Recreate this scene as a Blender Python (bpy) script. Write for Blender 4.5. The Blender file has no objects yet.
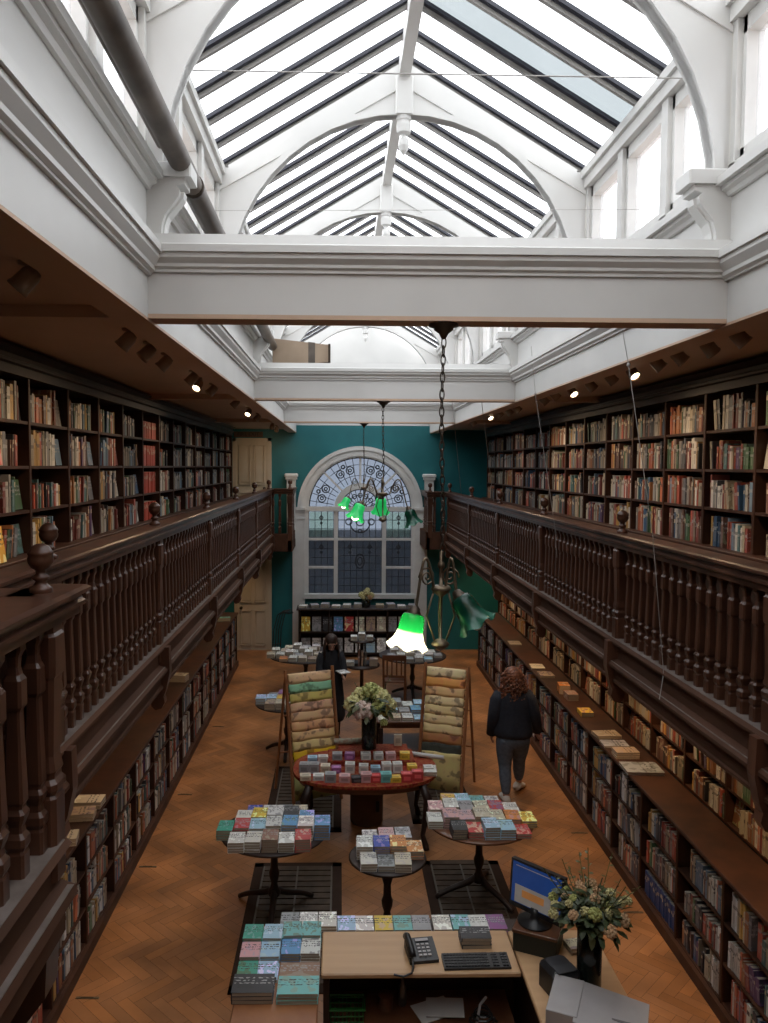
import bpy, math, random
from math import sin, cos, pi, radians
from mathutils import Vector, Matrix, Euler
random.seed(11)
S = bpy.context.scene
COL = S.collection

# ---------------------------------------------------------------- camera, world, exposure
CAMZ = 4.1
YAW, PITCH, ROLL = 0.0225, 0.0568, 0.005
cd = bpy.data.cameras.new('camera'); cam = bpy.data.objects.new('camera', cd); COL.objects.link(cam)
_f = Vector((sin(YAW)*cos(PITCH), cos(YAW)*cos(PITCH), -sin(PITCH)))
_r = Vector((cos(YAW), -sin(YAW), 0)); _u = _r.cross(_f)
_r2 = _r*cos(ROLL)+_u*sin(ROLL); _u2 = -_r*sin(ROLL)+_u*cos(ROLL)
M_ = Matrix((_r2, _u2, -_f)).transposed().to_4x4(); M_.translation = Vector((0, 0, CAMZ))
cam.matrix_world = M_
cd.sensor_fit = 'VERTICAL'; cd.sensor_height = 36; cd.lens = 36*800/1023
cd.shift_x = (384-358)/1023; cd.clip_start = .05; cd.clip_end = 200
S.camera = cam
S.view_settings.view_transform = 'Standard'; S.view_settings.look = 'None'
S.view_settings.gamma = 1; S.view_settings.use_curve_mapping = False
S.view_settings.exposure = 0.0
w = bpy.data.worlds.new('overcast_sky'); S.world = w; w.use_nodes = True
w.node_tree.nodes['Background'].inputs[0].default_value = (.97, .98, 1, 1)
w.node_tree.nodes['Background'].inputs[1].default_value = 3.7
S.cycles.max_bounces = 8; S.cycles.diffuse_bounces = 5; S.cycles.glossy_bounces = 3
S.cycles.transmission_bounces = 6; S.cycles.transparent_max_bounces = 12
S.cycles.sample_clamp_indirect = 6; S.cycles.caustics_reflective = False; S.cycles.caustics_refractive = False
S.cycles.use_denoising = True

def portal(name, loc, rot, sx, sy):
    l = bpy.data.lights.new(name, 'AREA'); l.shape = 'RECTANGLE'; l.size = sx; l.size_y = sy
    l.cycles.is_portal = True
    o = bpy.data.objects.new(name, l); o.location = loc; o.rotation_euler = rot; COL.objects.link(o)
XL, XR, XC = -.97, 1.975, .50           # light well walls
ZE, ZR = 6.45, 7.32                     # eaves, ridge
Y0, Y1 = -1.4, 17.7
_a = math.atan2(ZR-ZE, XC-XL)
portal('sky_portal', ((XL+XC)/2-.06, 8.1, (ZE+ZR)/2+.12), (0, -_a, 0), 1.75, 19.2)
portal('sky_portal', ((XR+XC)/2+.06, 8.1, (ZE+ZR)/2+.12), (0, _a, 0), 1.75, 19.2)
portal('sky_portal', (XL-.16, 8.1, 6.0), (0, -pi/2, 0), .8, 19.2)
portal('sky_portal', (XR+.16, 8.1, 6.0), (0, pi/2, 0), .8, 19.2)
portal('sky_portal', (.44, 17.98, 3.1), (-pi/2, 0, 0), 2.4, 2.8)

# ---------------------------------------------------------------- materials
MATS = {}
def nmat(name):
    m = bpy.data.materials.new(name); m.use_nodes = True
    return m, m.node_tree.nodes, m.node_tree.links, m.node_tree.nodes['Principled BSDF']
def plain(name, c, rough=.6, c2=None, scale=8, metal=0, bump=0, stretch=None, detail=4, emit=0, spec=.5):
    if name in MATS: return MATS[name]
    m, n, l, b = nmat(name)
    b.inputs['Roughness'].default_value = rough; b.inputs['Metallic'].default_value = metal
    b.inputs['Specular IOR Level'].default_value = spec
    c2 = c2 or tuple(x*.8 for x in c)
    tc = n.new('ShaderNodeTexCoord'); mp = n.new('ShaderNodeMapping'); no = n.new('ShaderNodeTexNoise')
    mp.inputs['Scale'].default_value = stretch or (1, 1, 1)
    no.inputs['Scale'].default_value = scale; no.inputs['Detail'].default_value = detail
    rp = n.new('ShaderNodeValToRGB'); rp.color_ramp.elements[0].position = .35; rp.color_ramp.elements[1].position = .65
    rp.color_ramp.elements[0].color = (*c2, 1); rp.color_ramp.elements[1].color = (*c, 1)
    l.new(tc.outputs['Object'], mp.inputs[0]); l.new(mp.outputs[0], no.inputs['Vector'])
    l.new(no.outputs[0], rp.inputs[0]); l.new(rp.outputs[0], b.inputs['Base Color'])
    if bump:
        bp = n.new('ShaderNodeBump'); bp.inputs['Strength'].default_value = bump; bp.inputs['Distance'].default_value = .01
        l.new(no.outputs[0], bp.inputs['Height']); l.new(bp.outputs[0], b.inputs['Normal'])
    if emit:
        b.inputs['Emission Color'].default_value = (*c, 1); b.inputs['Emission Strength'].default_value = emit
    MATS[name] = m
    return m
WHITE = plain('white_paint', (.64, .635, .615), .4, (.575, .572, .555), 1.3, bump=.05)
WHITE2 = plain('white_frame_paint', (.66, .655, .63), .45, (.60, .595, .575), 5)
CREAM = plain('cream_door_paint', (.55, .47, .37), .45, (.50, .43, .33), 3)
CEIL = plain('ceiling_paint', (.60, .42, .30), .6, (.55, .38, .27), 1.5)
TEAL = plain('teal_wall_paint', (.010, .145, .160), .55, (.008, .125, .140), 2)
WOOD = plain('dark_mahogany', (.10, .042, .024), .33, (.036, .014, .008), 6, stretch=(1, 1, .25), bump=.08, spec=.4)
WOODF = plain('worn_mahogany_fascia', (.082, .036, .020), .75, (.05, .022, .012), 5, stretch=(1, .2, 1), bump=.05, spec=.18)
WOODB = plain('blackened_oak', (.030, .014, .009), .5, (.018, .009, .006), 5)
SHELF = plain('bookcase_mahogany', (.058, .023, .012), .5, (.032, .013, .008), 5, spec=.3)
BACK = plain('bookcase_back', (.05, .024, .015), .7)
DUST = plain('dusty_ledge', (.16, .13, .115), .5, (.11, .085, .07), 12)
BEECH = plain('beech_worktop', (.55, .34, .18), .4, (.48, .29, .15), 3, stretch=(.3, 4, 1))
OAK = plain('ladder_wood', (.34, .14, .055), .45, (.26, .10, .04), 6)
MAHT = plain('table_top_wood', (.16, .065, .03), .3, (.10, .04, .02), 5)
DUCT = plain('brown_duct_paint', (.13, .105, .085), .45, (.06, .048, .038), 4)
TAN = plain('tan_duct', (.36, .27, .19), .5, (.26, .19, .13), 3)
IRON = plain('dark_bronze', (.075, .055, .04), .4, (.04, .03, .022), 12, metal=.7)
BRASS = plain('old_brass', (.20, .155, .105), .42, (.12, .09, .06), 15, metal=.7)
SPOTM = plain('beige_metal', (.33, .23, .16), .45)
BARM = plain('grey_glazing_bar', (.30, .29, .27), .5, (.24, .23, .22), 8)
BARD = plain('dark_lead_flashing', (.03, .032, .045), .6)
LEAD = plain('lead_came', (.03, .032, .035), .5)
BLACK = plain('black_plastic', (.012, .012, .013), .4, (.018, .018, .02), 30)
BLKCLOTH = plain('black_cloth', (.008, .008, .011), .9, (.014, .014, .018), 25, bump=.3)
NAVY = plain('navy_quilt', (.009, .010, .017), .85, (.014, .016, .024), 30, bump=.4)
JEANS = plain('grey_jeans', (.105, .13, .165), .9, (.07, .09, .12), 30)
SKIN = plain('skin', (.50, .27, .19), .55)
HAIRA = plain('auburn_hair', (.30, .105, .045), .55, (.085, .026, .013), 38, bump=.8)
HAIRB = plain('brown_hair', (.05, .022, .013), .6, (.02, .01, .007), 40, stretch=(3, 3, .4), bump=.6)
SHOE = plain('white_shoe', (.62, .56, .50), .6)
RED = plain('red_patterned_cloth', (.21, .014, .012), .7, (.28, .085, .03), 30, detail=1, spec=.15)
CARD = plain('brown_cardboard', (.11, .065, .042), .7)
GREEN = plain('green_plastic', (.015, .13, .02), .45)
PAPER = plain('white_paper', (.62, .60, .57), .8, (.52, .50, .48), 3)
GREYP = plain('pale_grey_plastic', (.42, .40, .40), .5, (.36, .34, .34), 4)
SLATE = plain('grating_slat', (.085, .060, .042), .6, (.055, .038, .027), 10, spec=.2)
RUGF = plain('dark_mat_border', (.040, .023, .016), .9, spec=.15)
LEAFM = plain('leaf_green', (.055, .075, .026), .5, (.022, .036, .014), 20)
LEAFY = plain('olive_leaf', (.13, .13, .045), .5, (.06, .07, .025), 20)
CREAMF = plain('cream_petal', (.66, .60, .30), .7, (.48, .46, .20), 60, bump=.5)
PINKF = plain('pink_white_petal', (.72, .58, .50), .7, (.60, .44, .38), 60, bump=.5)
PEACHF = plain('peach_petal', (.55, .36, .20), .7, (.42, .26, .14), 50, bump=.5)
LIMEF = plain('lime_petal', (.44, .44, .15), .7, (.28, .31, .10), 60, bump=.5)
YELF = plain('pale_yellow_petal', (.58, .52, .26), .7, (.42, .38, .17), 50, bump=.5)
DGLASS = plain('dark_glass', (.015, .022, .02), .12, (.01, .016, .014), 3, spec=.7)
OUTW = plain('outside_slate_wall', (.075, .078, .085), .8, (.05, .052, .058), 2)
SIGN = plain('sign_brown', (.10, .06, .035), .6)
SIGNT = plain('sign_lettering', (.012, .008, .006), .6)
SCRB = plain('screen_blue', (.015, .055, .22), .2, emit=.35)
SCRG = plain('screen_grey', (.30, .28, .26), .2, emit=.25)
SCRO = plain('screen_orange', (.45, .19, .06), .2, emit=.3)

def glass(name, tint, opac, rough=.1):
    m, n, l, b = nmat(name)
    b.inputs['Base Color'].default_value = (*tint, 1); b.inputs['Roughness'].default_value = rough
    t = n.new('ShaderNodeBsdfTransparent'); t.inputs[0].default_value = (*tint, 1)
    tl = n.new('ShaderNodeBsdfTranslucent'); tl.inputs[0].default_value = (*tint, 1)
    g = n.new('ShaderNodeBsdfGlossy'); g.inputs['Roughness'].default_value = rough
    m1 = n.new('ShaderNodeMixShader'); m1.inputs[0].default_value = opac
    m2 = n.new('ShaderNodeMixShader'); m2.inputs[0].default_value = .04
    l.new(t.outputs[0], m1.inputs[1]); l.new(tl.outputs[0], m1.inputs[2])
    l.new(m1.outputs[0], m2.inputs[1]); l.new(g.outputs[0], m2.inputs[2])
    l.new(m2.outputs[0], n['Material Output'].inputs[0])
    MATS[name] = m
    return m
ROOFG = glass('clear_roof_glass', (.97, .98, .99), .03)
ROOFG2 = glass('dirty_roof_glass', (.445, .468, .475), .03)
FROST = glass('frosted_glass', (.85, .86, .88), .12, .3)
LEADG = glass('stained_window_glass', (.30, .325, .365), .03)
LEADG2 = glass('green_window_glass', (.86, .95, .84), .03)

def book_mat(name, attr=False):
    m, n, l, b = nmat(name)
    b.inputs['Roughness'].default_value = .45
    if attr:
        at = n.new('ShaderNodeVertexColor'); at.layer_name = 'tint'; base = at.outputs[0]
        l.new(base, b.inputs['Base Color'])
        MATS[name] = m
        return m
    oi = n.new('ShaderNodeObjectInfo'); tc = n.new('ShaderNodeTexCoord')
    sep = n.new('ShaderNodeSeparateXYZ'); l.new(tc.outputs['Object'], sep.inputs[0])
    # picture patches on the cover, a block of lettering rows across the spine and cover
    mul = n.new('ShaderNodeMath'); mul.operation = 'MULTIPLY'; mul.inputs[1].default_value = 37
    l.new(oi.outputs['Random'], mul.inputs[0])
    vm = n.new('ShaderNodeVectorMath'); vm.operation = 'ADD'
    cb = n.new('ShaderNodeCombineXYZ'); l.new(mul.outputs[0], cb.inputs[0]); l.new(mul.outputs[0], cb.inputs[2])
    l.new(tc.outputs['Object'], vm.inputs[0]); l.new(cb.outputs[0], vm.inputs[1])
    no = n.new('ShaderNodeTexNoise'); no.inputs['Scale'].default_value = 3.2; no.inputs['Detail'].default_value = 1
    l.new(vm.outputs[0], no.inputs['Vector'])
    r1 = n.new('ShaderNodeValToRGB'); r1.color_ramp.interpolation = 'CONSTANT'
    r1.color_ramp.elements[0].color = (0, 0, 0, 1); r1.color_ramp.elements[1].position = .56; r1.color_ramp.elements[1].color = (1, 1, 1, 1)
    l.new(no.outputs[0], r1.inputs[0])
    hs = n.new('ShaderNodeHueSaturation'); hs.inputs['Saturation'].default_value = .65
    mh = n.new('ShaderNodeMath'); mh.operation = 'FRACT'; m5 = n.new('ShaderNodeMath'); m5.operation = 'MULTIPLY'; m5.inputs[1].default_value = 7.3
    l.new(oi.outputs['Random'], m5.inputs[0]); l.new(m5.outputs[0], mh.inputs[0]); hr = n.new('ShaderNodeMapRange'); hr.inputs[3].default_value = .38; hr.inputs[4].default_value = .62; l.new(mh.outputs[0], hr.inputs[0]); l.new(hr.outputs[0], hs.inputs['Hue'])
    mv = n.new('ShaderNodeMapRange'); mv.inputs[3].default_value = .45; mv.inputs[4].default_value = 1.7
    l.new(mh.outputs[0], mv.inputs[0]); l.new(mv.outputs[0], hs.inputs['Value'])
    l.new(oi.outputs['Color'], hs.inputs['Color'])
    mx = n.new('ShaderNodeMix'); mx.data_type = 'RGBA'
    ab = n.new('ShaderNodeMath'); ab.operation = 'ABSOLUTE'; l.new(sep.outputs[0], ab.inputs[0])
    gt = n.new('ShaderNodeMath'); gt.operation = 'GREATER_THAN'; gt.inputs[1].default_value = .495; l.new(ab.outputs[0], gt.inputs[0])
    gm = n.new('ShaderNodeMath'); gm.operation = 'MULTIPLY'; l.new(gt.outputs[0], gm.inputs[0]); l.new(r1.outputs[0], gm.inputs[1])
    l.new(gm.outputs[0], mx.inputs[0]); l.new(oi.outputs['Color'], mx.inputs[6]); l.new(hs.outputs[0], mx.inputs[7])
    # lettering: wave rows along height gated by noise
    wv = n.new('ShaderNodeTexWave'); wv.wave_type = 'BANDS'; wv.bands_direction = 'Z'; wv.inputs['Scale'].default_value = 2.2
    wv.inputs['Distortion'].default_value = 0; l.new(tc.outputs['Object'], wv.inputs[0])
    n2 = n.new('ShaderNodeTexNoise'); n2.inputs['Scale'].default_value = 13; n2.inputs['Detail'].default_value = 0
    l.new(vm.outputs[0], n2.inputs['Vector'])
    g1 = n.new('ShaderNodeMath'); g1.operation = 'GREATER_THAN'; g1.inputs[1].default_value = .55; l.new(wv.outputs['Fac'], g1.inputs[0])
    g2 = n.new('ShaderNodeMath'); g2.operation = 'GREATER_THAN'; g2.inputs[1].default_value = .52; l.new(n2.outputs[0], g2.inputs[0])
    g3 = n.new('ShaderNodeMath'); g3.operation = 'MULTIPLY'; l.new(g1.outputs[0], g3.inputs[0]); l.new(g2.outputs[0], g3.inputs[1])
    zz = n.new('ShaderNodeMath'); zz.operation = 'COMPARE'; zz.inputs[1].default_value = .68; zz.inputs[2].default_value = .2
    l.new(sep.outputs[2], zz.inputs[0])
    g4 = n.new('ShaderNodeMath'); g4.operation = 'MULTIPLY'; l.new(g3.outputs[0], g4.inputs[0]); l.new(zz.outputs[0], g4.inputs[1])
    bw = n.new('ShaderNodeRGBToBW'); l.new(oi.outputs['Color'], bw.inputs[0])
    lt = n.new('ShaderNodeMath'); lt.operation = 'LESS_THAN'; lt.inputs[1].default_value = .22; l.new(bw.outputs[0], lt.inputs[0])
    ink = n.new('ShaderNodeMapRange'); ink.inputs[3].default_value = .04; ink.inputs[4].default_value = .34; l.new(lt.outputs[0], ink.inputs[0])
    c1 = n.new('ShaderNodeMath'); c1.operation = 'MULTIPLY'; l.new(g4.outputs[0], c1.inputs[0]); l.new(gt.outputs[0], c1.inputs[1])
    zp = n.new('ShaderNodeMapRange'); zp.inputs[3].default_value = .55; zp.inputs[4].default_value = .82; l.new(mh.outputs[0], zp.inputs[0])
    zb_ = n.new('ShaderNodeMath'); zb_.operation = 'COMPARE'; zb_.inputs[2].default_value = .055; l.new(sep.outputs[2], zb_.inputs[0]); l.new(zp.outputs[0], zb_.inputs[1])
    nf = n.new('ShaderNodeMath'); nf.operation = 'SUBTRACT'; nf.inputs[0].default_value = .62; l.new(gt.outputs[0], nf.inputs[1]); nf.use_clamp = True
    zc_ = n.new('ShaderNodeMath'); zc_.operation = 'MULTIPLY'; l.new(zb_.outputs[0], zc_.inputs[0]); l.new(nf.outputs[0], zc_.inputs[1])
    xl = n.new('ShaderNodeMath'); xl.operation = 'LESS_THAN'; xl.inputs[1].default_value = .2; l.new(ab.outputs[0], xl.inputs[0])
    z2 = n.new('ShaderNodeMath'); z2.operation = 'COMPARE'; z2.inputs[1].default_value = .34; z2.inputs[2].default_value = .17; l.new(sep.outputs[2], z2.inputs[0])
    z3 = n.new('ShaderNodeMath'); z3.operation = 'MULTIPLY'; l.new(xl.outputs[0], z3.inputs[0]); l.new(z2.outputs[0], z3.inputs[1])
    z4 = n.new('ShaderNodeMath'); z4.operation = 'MULTIPLY'; z4.inputs[1].default_value = .3; l.new(z3.outputs[0], z4.inputs[0])
    c2_ = n.new('ShaderNodeMath'); c2_.operation = 'ADD'; l.new(c1.outputs[0], c2_.inputs[0]); l.new(zc_.outputs[0], c2_.inputs[1])
    c3_ = n.new('ShaderNodeMath'); c3_.operation = 'ADD'; c3_.use_clamp = True; l.new(c2_.outputs[0], c3_.inputs[0]); l.new(z4.outputs[0], c3_.inputs[1])
    mx2 = n.new('ShaderNodeMix'); mx2.data_type = 'RGBA'
    l.new(c3_.outputs[0], mx2.inputs[0]); l.new(mx.outputs[2], mx2.inputs[6]); l.new(ink.outputs[0], mx2.inputs[7])
    l.new(mx2.outputs[2], b.inputs['Base Color'])
    MATS[name] = m
    return m
COVER = book_mat('printed_book_cover')
PAGES = plain('book_pages', (.42, .35, .27), .9, (.34, .28, .21), 90)
TINT = book_mat('tinted_surface', True)

def solid_mat(name, rough=.6):
    m, n, l, b = nmat(name); b.inputs['Roughness'].default_value = rough
    oi = n.new('ShaderNodeObjectInfo'); tc = n.new('ShaderNodeTexCoord'); no = n.new('ShaderNodeTexNoise'); no.inputs['Scale'].default_value = 9
    mul = n.new('ShaderNodeMath'); mul.operation = 'MULTIPLY'; mul.inputs[1].default_value = 50; l.new(oi.outputs['Random'], mul.inputs[0])
    vm = n.new('ShaderNodeVectorMath'); vm.operation = 'ADD'; l.new(tc.outputs['Object'], vm.inputs[0]); l.new(mul.outputs[0], vm.inputs[1])
    l.new(vm.outputs[0], no.inputs['Vector'])
    hs = n.new('ShaderNodeHueSaturation'); rp = n.new('ShaderNodeMapRange'); rp.inputs[1].default_value = .55; rp.inputs[2].default_value = .62
    rp.inputs[3].default_value = 1.3; rp.inputs[4].default_value = .6; l.new(no.outputs[0], rp.inputs[0]); l.new(rp.outputs[0], hs.inputs['Value'])
    h2 = n.new('ShaderNodeMapRange'); h2.inputs[1].default_value = .4; h2.inputs[2].default_value = .62; h2.inputs[3].default_value = .5; h2.inputs[4].default_value = .475
    l.new(no.outputs[0], h2.inputs[0]); l.new(h2.outputs[0], hs.inputs['Hue'])
    l.new(oi.outputs['Color'], hs.inputs['Color']); hs.inputs['Saturation'].default_value = 1.15; l.new(hs.outputs[0], b.inputs['Base Color'])
    return m
WRAP = solid_mat('patterned_wrapping_paper')

# ---------------------------------------------------------------- mesh helpers
class MB:
    def __init__(s): s.v = []; s.f = []; s.mi = []; s.mats = []; s.fc = []; s.cur = 0
    def mat(s, m):
        if m not in s.mats: s.mats.append(m)
        s.cur = s.mats.index(m); return s
    def add(s, vs, fs, col=None):
        k = len(s.v); s.v += [tuple(v) for v in vs]
        for f in fs: s.f.append(tuple(i+k for i in f)); s.mi.append(s.cur); s.fc.append(col)
        return s
    def box(s, x0, x1, y0, y1, z0, z1, col=None, M=None):
        vs = [Vector((x, y, z)) for z in (z0, z1) for y in (y0, y1) for x in (x0, x1)]
        if M: vs = [M@v for v in vs]
        return s.add(vs, [(0, 2, 3, 1), (4, 5, 7, 6), (0, 1, 5, 4), (2, 6, 7, 3), (0, 4, 6, 2), (1, 3, 7, 5)], col)
    def bbox(s, x0, x1, y0, y1, z0, z1, c=.01, col=None):   # box with chamfered vertical and top edges
        pts = [(x0+c, y0), (x1-c, y0), (x1, y0+c), (x1, y1-c), (x1-c, y1), (x0+c, y1), (x0, y1-c), (x0, y0+c)]
        cx, cy = (x0+x1)/2, (y0+y1)/2
        vs = [(x, y, z0) for x, y in pts]+[(x, y, z1-c) for x, y in pts]
        vs += [(cx+(x-cx)*(1-2*c/(x1-x0)), cy+(y-cy)*(1-2*c/(y1-y0)), z1) for x, y in pts]
        fs = [tuple(range(7, -1, -1)), tuple(range(16, 24))]
        for r in (0, 8): fs += [(r+i, r+(i+1) % 8, r+8+(i+1) % 8, r+8+i) for i in range(8)]
        return s.add(vs, fs, col)
    def tube(s, pts, r, n=8, col=None, cap=True):
        pts = [Vector(p) for p in pts]; rs = r if isinstance(r, (list, tuple)) else [r]*len(pts)
        vs = []; up = None
        for i, p in enumerate(pts):
            t = (pts[min(i+1, len(pts)-1)]-pts[max(i-1, 0)]).normalized()
            if up is None: up = Vector((0, 0, 1)) if abs(t.z) < .9 else Vector((1, 0, 0))
            a = t.cross(up)
            if a.length < 1e-4: a = t.cross(Vector((0, 1, .1)))
            a.normalize(); b = t.cross(a).normalized(); up = -b if (-b).dot(up) > 0 else b
            for k in range(n):
                q = 2*pi*k/n; vs.append(p+(a*cos(q)+b*sin(q))*rs[i])
        fs = [(i*n+k, i*n+(k+1) % n, (i+1)*n+(k+1) % n, (i+1)*n+k) for i in range(len(pts)-1) for k in range(n)]
        if cap: fs += [tuple(range(n-1, -1, -1)), tuple(range((len(pts)-1)*n, len(pts)*n))]
        return s.add(vs, fs, col)
    def lathe(s, prof, n=16, M=None, sq=False, wav=None):     # prof [(r,z)]; sq = chamfered-square section
        vs = []
        for j, (r, z) in enumerate(prof):
            for k in range(n):
                if sq:
                    c = r*.28; pt = [(r-c, -r), (r, -r+c), (r, r-c), (r-c, r), (-r+c, r), (-r, r-c), (-r, -r+c), (-r+c, -r)][k % 8]
                    v = Vector((pt[0], pt[1], z))
                else:
                    q = 2*pi*k/n; rr = r
                    if wav and wav[j]: rr = r*(1+wav[j]*cos(6*q)); 
                    v = Vector((rr*cos(q), rr*sin(q), z+(r*wav[j]*.9*cos(6*q+.6) if wav else 0)))
                vs.append(M@v if M else v)
        m = len(prof)
        fs = [(i*n+k, i*n+(k+1) % n, (i+1)*n+(k+1) % n, (i+1)*n+k) for i in range(m-1) for k in range(n)]
        fs += [tuple(range(n-1, -1, -1)), tuple(range((m-1)*n, m*n))] if prof[0][0] > 1e-5 and not wav else []
        return s.add(vs, fs)
    def prism(s, poly, a, b, axis='Y', M=None, col=None):  # poly 2D -> extruded along axis
        n = len(poly)
        def P(p, t):
            v = {'Y': (p[0], t, p[1]), 'X': (t, p[0], p[1]), 'Z': (p[0], p[1], t)}[axis]
            return M@Vector(v) if M else v
        vs = [P(p, a) for p in poly]+[P(p, b) for p in poly]
        fs = [tuple(range(n)), tuple(range(2*n-1, n-1, -1))]+[(i, i+n, (i+1) % n+n, (i+1) % n) for i in range(n)]
        return s.add(vs, fs, col)
    def sphere(s, c, r, n=10, m=7, sc=(1, 1, 1), jit=0):
        vs = []
        for j in range(m+1):
            t = pi*j/m
            for k in range(n):
                q = 2*pi*k/n; rr = r*(1+random.uniform(-jit, jit))
                vs.append((c[0]+rr*sc[0]*sin(t)*cos(q), c[1]+rr*sc[1]*sin(t)*sin(q), c[2]+rr*sc[2]*cos(t)))
        fs = [(j*n+k, (j+1)*n+k, (j+1)*n+(k+1) % n, j*n+(k+1) % n) for j in range(m) for k in range(n)]
        return s.add(vs, fs)
    def mesh(s, name, m=None):
        me = bpy.data.meshes.new(name); me.from_pydata(s.v, [], s.f)
        for mm in (s.mats or [m]): me.materials.append(mm)
        if s.mats:
            me.polygons.foreach_set('material_index', s.mi)
        if any(c is not None for c in s.fc):
            at = me.color_attributes.new('tint', 'FLOAT_COLOR', 'CORNER'); data = []
            for p, c in zip(me.polygons, s.fc):
                data += list((*(c or (.3, .3, .3)), 1))*p.loop_total
            at.data.foreach_set('color', data)
        me.validate(); me.update()
        return me
    def build(s, name, m=None, parent=None, smooth=False, loc=None, rot=None, autosm=False):
        me = s.mesh(name, m)
        if smooth: me.polygons.foreach_set('use_smooth', [True]*len(me.polygons))
        if autosm: me.shade_auto_smooth = None if False else None
        return link(name, me, parent, loc, rot)
def link(name, me, parent=None, loc=None, rot=None):
    o = bpy.data.objects.new(name, me); COL.objects.link(o)
    if parent: o.parent = parent
    if loc: o.location = loc
    if rot: o.rotation_euler = rot
    return o
def tag(o, label, cat, group=None, kind=None):
    if label: o['label'] = label
    if cat: o['category'] = cat
    if group: o['group'] = group
    if kind: o['kind'] = kind
    return o
def empty(name, loc, label, cat, group=None, rz=0):
    o = bpy.data.objects.new(name, None); o.empty_display_size = .1; COL.objects.link(o)
    o.location = loc; o.rotation_euler = (0, 0, rz)
    return tag(o, label, cat, group)
def st(o): o['kind'] = 'structure'; return o
def kids(o): return [c for c in bpy.data.objects if c.parent == o]
def copy_tree(o, ch, parent=None):
    c = o.copy(); COL.objects.link(c); c.parent = parent
    for k in ch.get(o.name, []): copy_tree(k, ch, c)
    return c
def dup(o, loc, rot, label, group=None):
    ch = {}
    def walk(x):
        ch[x.name] = kids(x)
        for k in ch[x.name]: walk(k)
    walk(o); c = copy_tree(o, ch); c.location = loc
    if rot is not None: c.rotation_euler = rot
    c['label'] = label
    if group: c['group'] = group
    return c
ORD = ['first', 'second', 'third', 'fourth', 'fifth', 'sixth', 'seventh', 'eighth', 'ninth', 'tenth', 'eleventh', 'twelfth',
       'thirteenth', 'fourteenth', 'fifteenth', 'sixteenth', 'seventeenth', 'eighteenth', 'nineteenth', 'twentieth', 'twenty-first', 'twenty-second', 'twenty-third', 'twenty-fourth', 'twenty-fifth', 'twenty-sixth', 'twenty-seventh', 'twenty-eighth', 'twenty-ninth', 'thirtieth', 'thirty-first', 'thirty-second', 'thirty-third', 'thirty-fourth']

# ---------------------------------------------------------------- room shell
WLX, WRX = -2.56, 3.58                   # outer side walls
# herringbone floor: blocks as separate quads with their own tone
fm = MB().mat(plain('floor_gap', (.06, .028, .012), .6)); fm.box(WLX-.1, WRX+.1, -1.5, 17.8, -.08, -.003)
m, n, l, b = nmat('oak_block'); at = n.new('ShaderNodeVertexColor'); at.layer_name = 'tint'
tc = n.new('ShaderNodeTexCoord'); no = n.new('ShaderNodeTexNoise'); no.inputs['Scale'].default_value = 1.1; no.inputs['Detail'].default_value = 5
rr = n.new('ShaderNodeMapRange'); rr.inputs[1].default_value = .35; rr.inputs[2].default_value = .65; rr.inputs[3].default_value = .5; rr.inputs[4].default_value = 1.15
mm = n.new('ShaderNodeMix'); mm.data_type = 'RGBA'; mm.blend_type = 'MULTIPLY'; mm.inputs[0].default_value = 1
l.new(tc.outputs['Object'], no.inputs['Vector']); l.new(no.outputs[0], rr.inputs[0]); l.new(rr.outputs[0], mm.inputs[7]); l.new(at.outputs[0], mm.inputs[6])
l.new(mm.outputs[2], b.inputs['Base Color']); b.inputs['Roughness'].default_value = .36
fm.mat(m); PW, PL = .092, .368
c45 = cos(pi/4)
def rot45(u, v): return (u*c45-v*c45, u*c45+v*c45)
N = 62
for i in range(-N, N):
    for j in range(-N, N):
        # herringbone lattice: step along the diagonal
        bu = i*PW+j*PL; bv = i*PW-j*PL
        for (u0, v0, du, dv) in ((bu, bv, PL, PW), (bu, bv+PW, PW, PL)):
            x, y = rot45(u0, v0)
            x, y = y, -x
            x += 0; y += 8
            if -2.6 < x < 3.5 and -1 < y < 17.9:
                g = .0012; q = [rot45(a, bb) for a, bb in ((u0+g, v0+g), (u0+du-g, v0+g), (u0+du-g, v0+dv-g), (u0+g, v0+dv-g))]
                q = [(bb, -a+8, 0) for a, bb in q]
                t = random.uniform(.8, 1.15); h = random.uniform(-.012, .012)
                fm.add(q, [(3, 2, 1, 0)], (.36*t+h, .152*t, .055*t-h*.4))
st(fm.build('floor'))
st(MB().box(WLX-.12, WLX, -1.5, 17.8, 0, 4.9).build('wall_left', TEAL))
st(MB().box(WRX, WRX+.12, -1.5, 17.8, 0, 4.9).build('wall_right', TEAL))
st(MB().box(WLX-.12, WRX+.12, -1.6, -1.45, 0, 7.6).build('wall_near', CEIL))
# far wall with the window hole (arched)
WX, WR, WZS, WZB = .445, 1.20, 3.15, 1.22
fw = MB().mat(TEAL)
Ya, Yb = 17.7, 17.95
fw.box(WLX-.1, WX-WR, Ya, Yb, 0, 4.99); fw.box(WX+WR, WRX+.1, Ya, Yb, 0, 4.99); fw.box(WX-WR, WX+WR, Ya, Yb, 0, WZB)
K = 24
arc = [(WX+WR*cos(pi-pi*k/K), WZS+WR*sin(pi-pi*k/K)) for k in range(K+1)]
for k in range(K):
    (xa, za), (xb, zb) = arc[k], arc[k+1]
    fw.prism([(xa, za), (xb, zb), (xb, 4.99), (xa, 4.99)], Ya, Yb)
st(fw.build('wall_far'))
g = MB().mat(WHITE)
g.prism([(XL-.3, 4.99), (XR+.3, 4.99), (XR+.3, ZE), (XC, ZR+.1), (XL-.3, ZE)], Ya, Yb)
st(g.build('wall_gable'))

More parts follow.
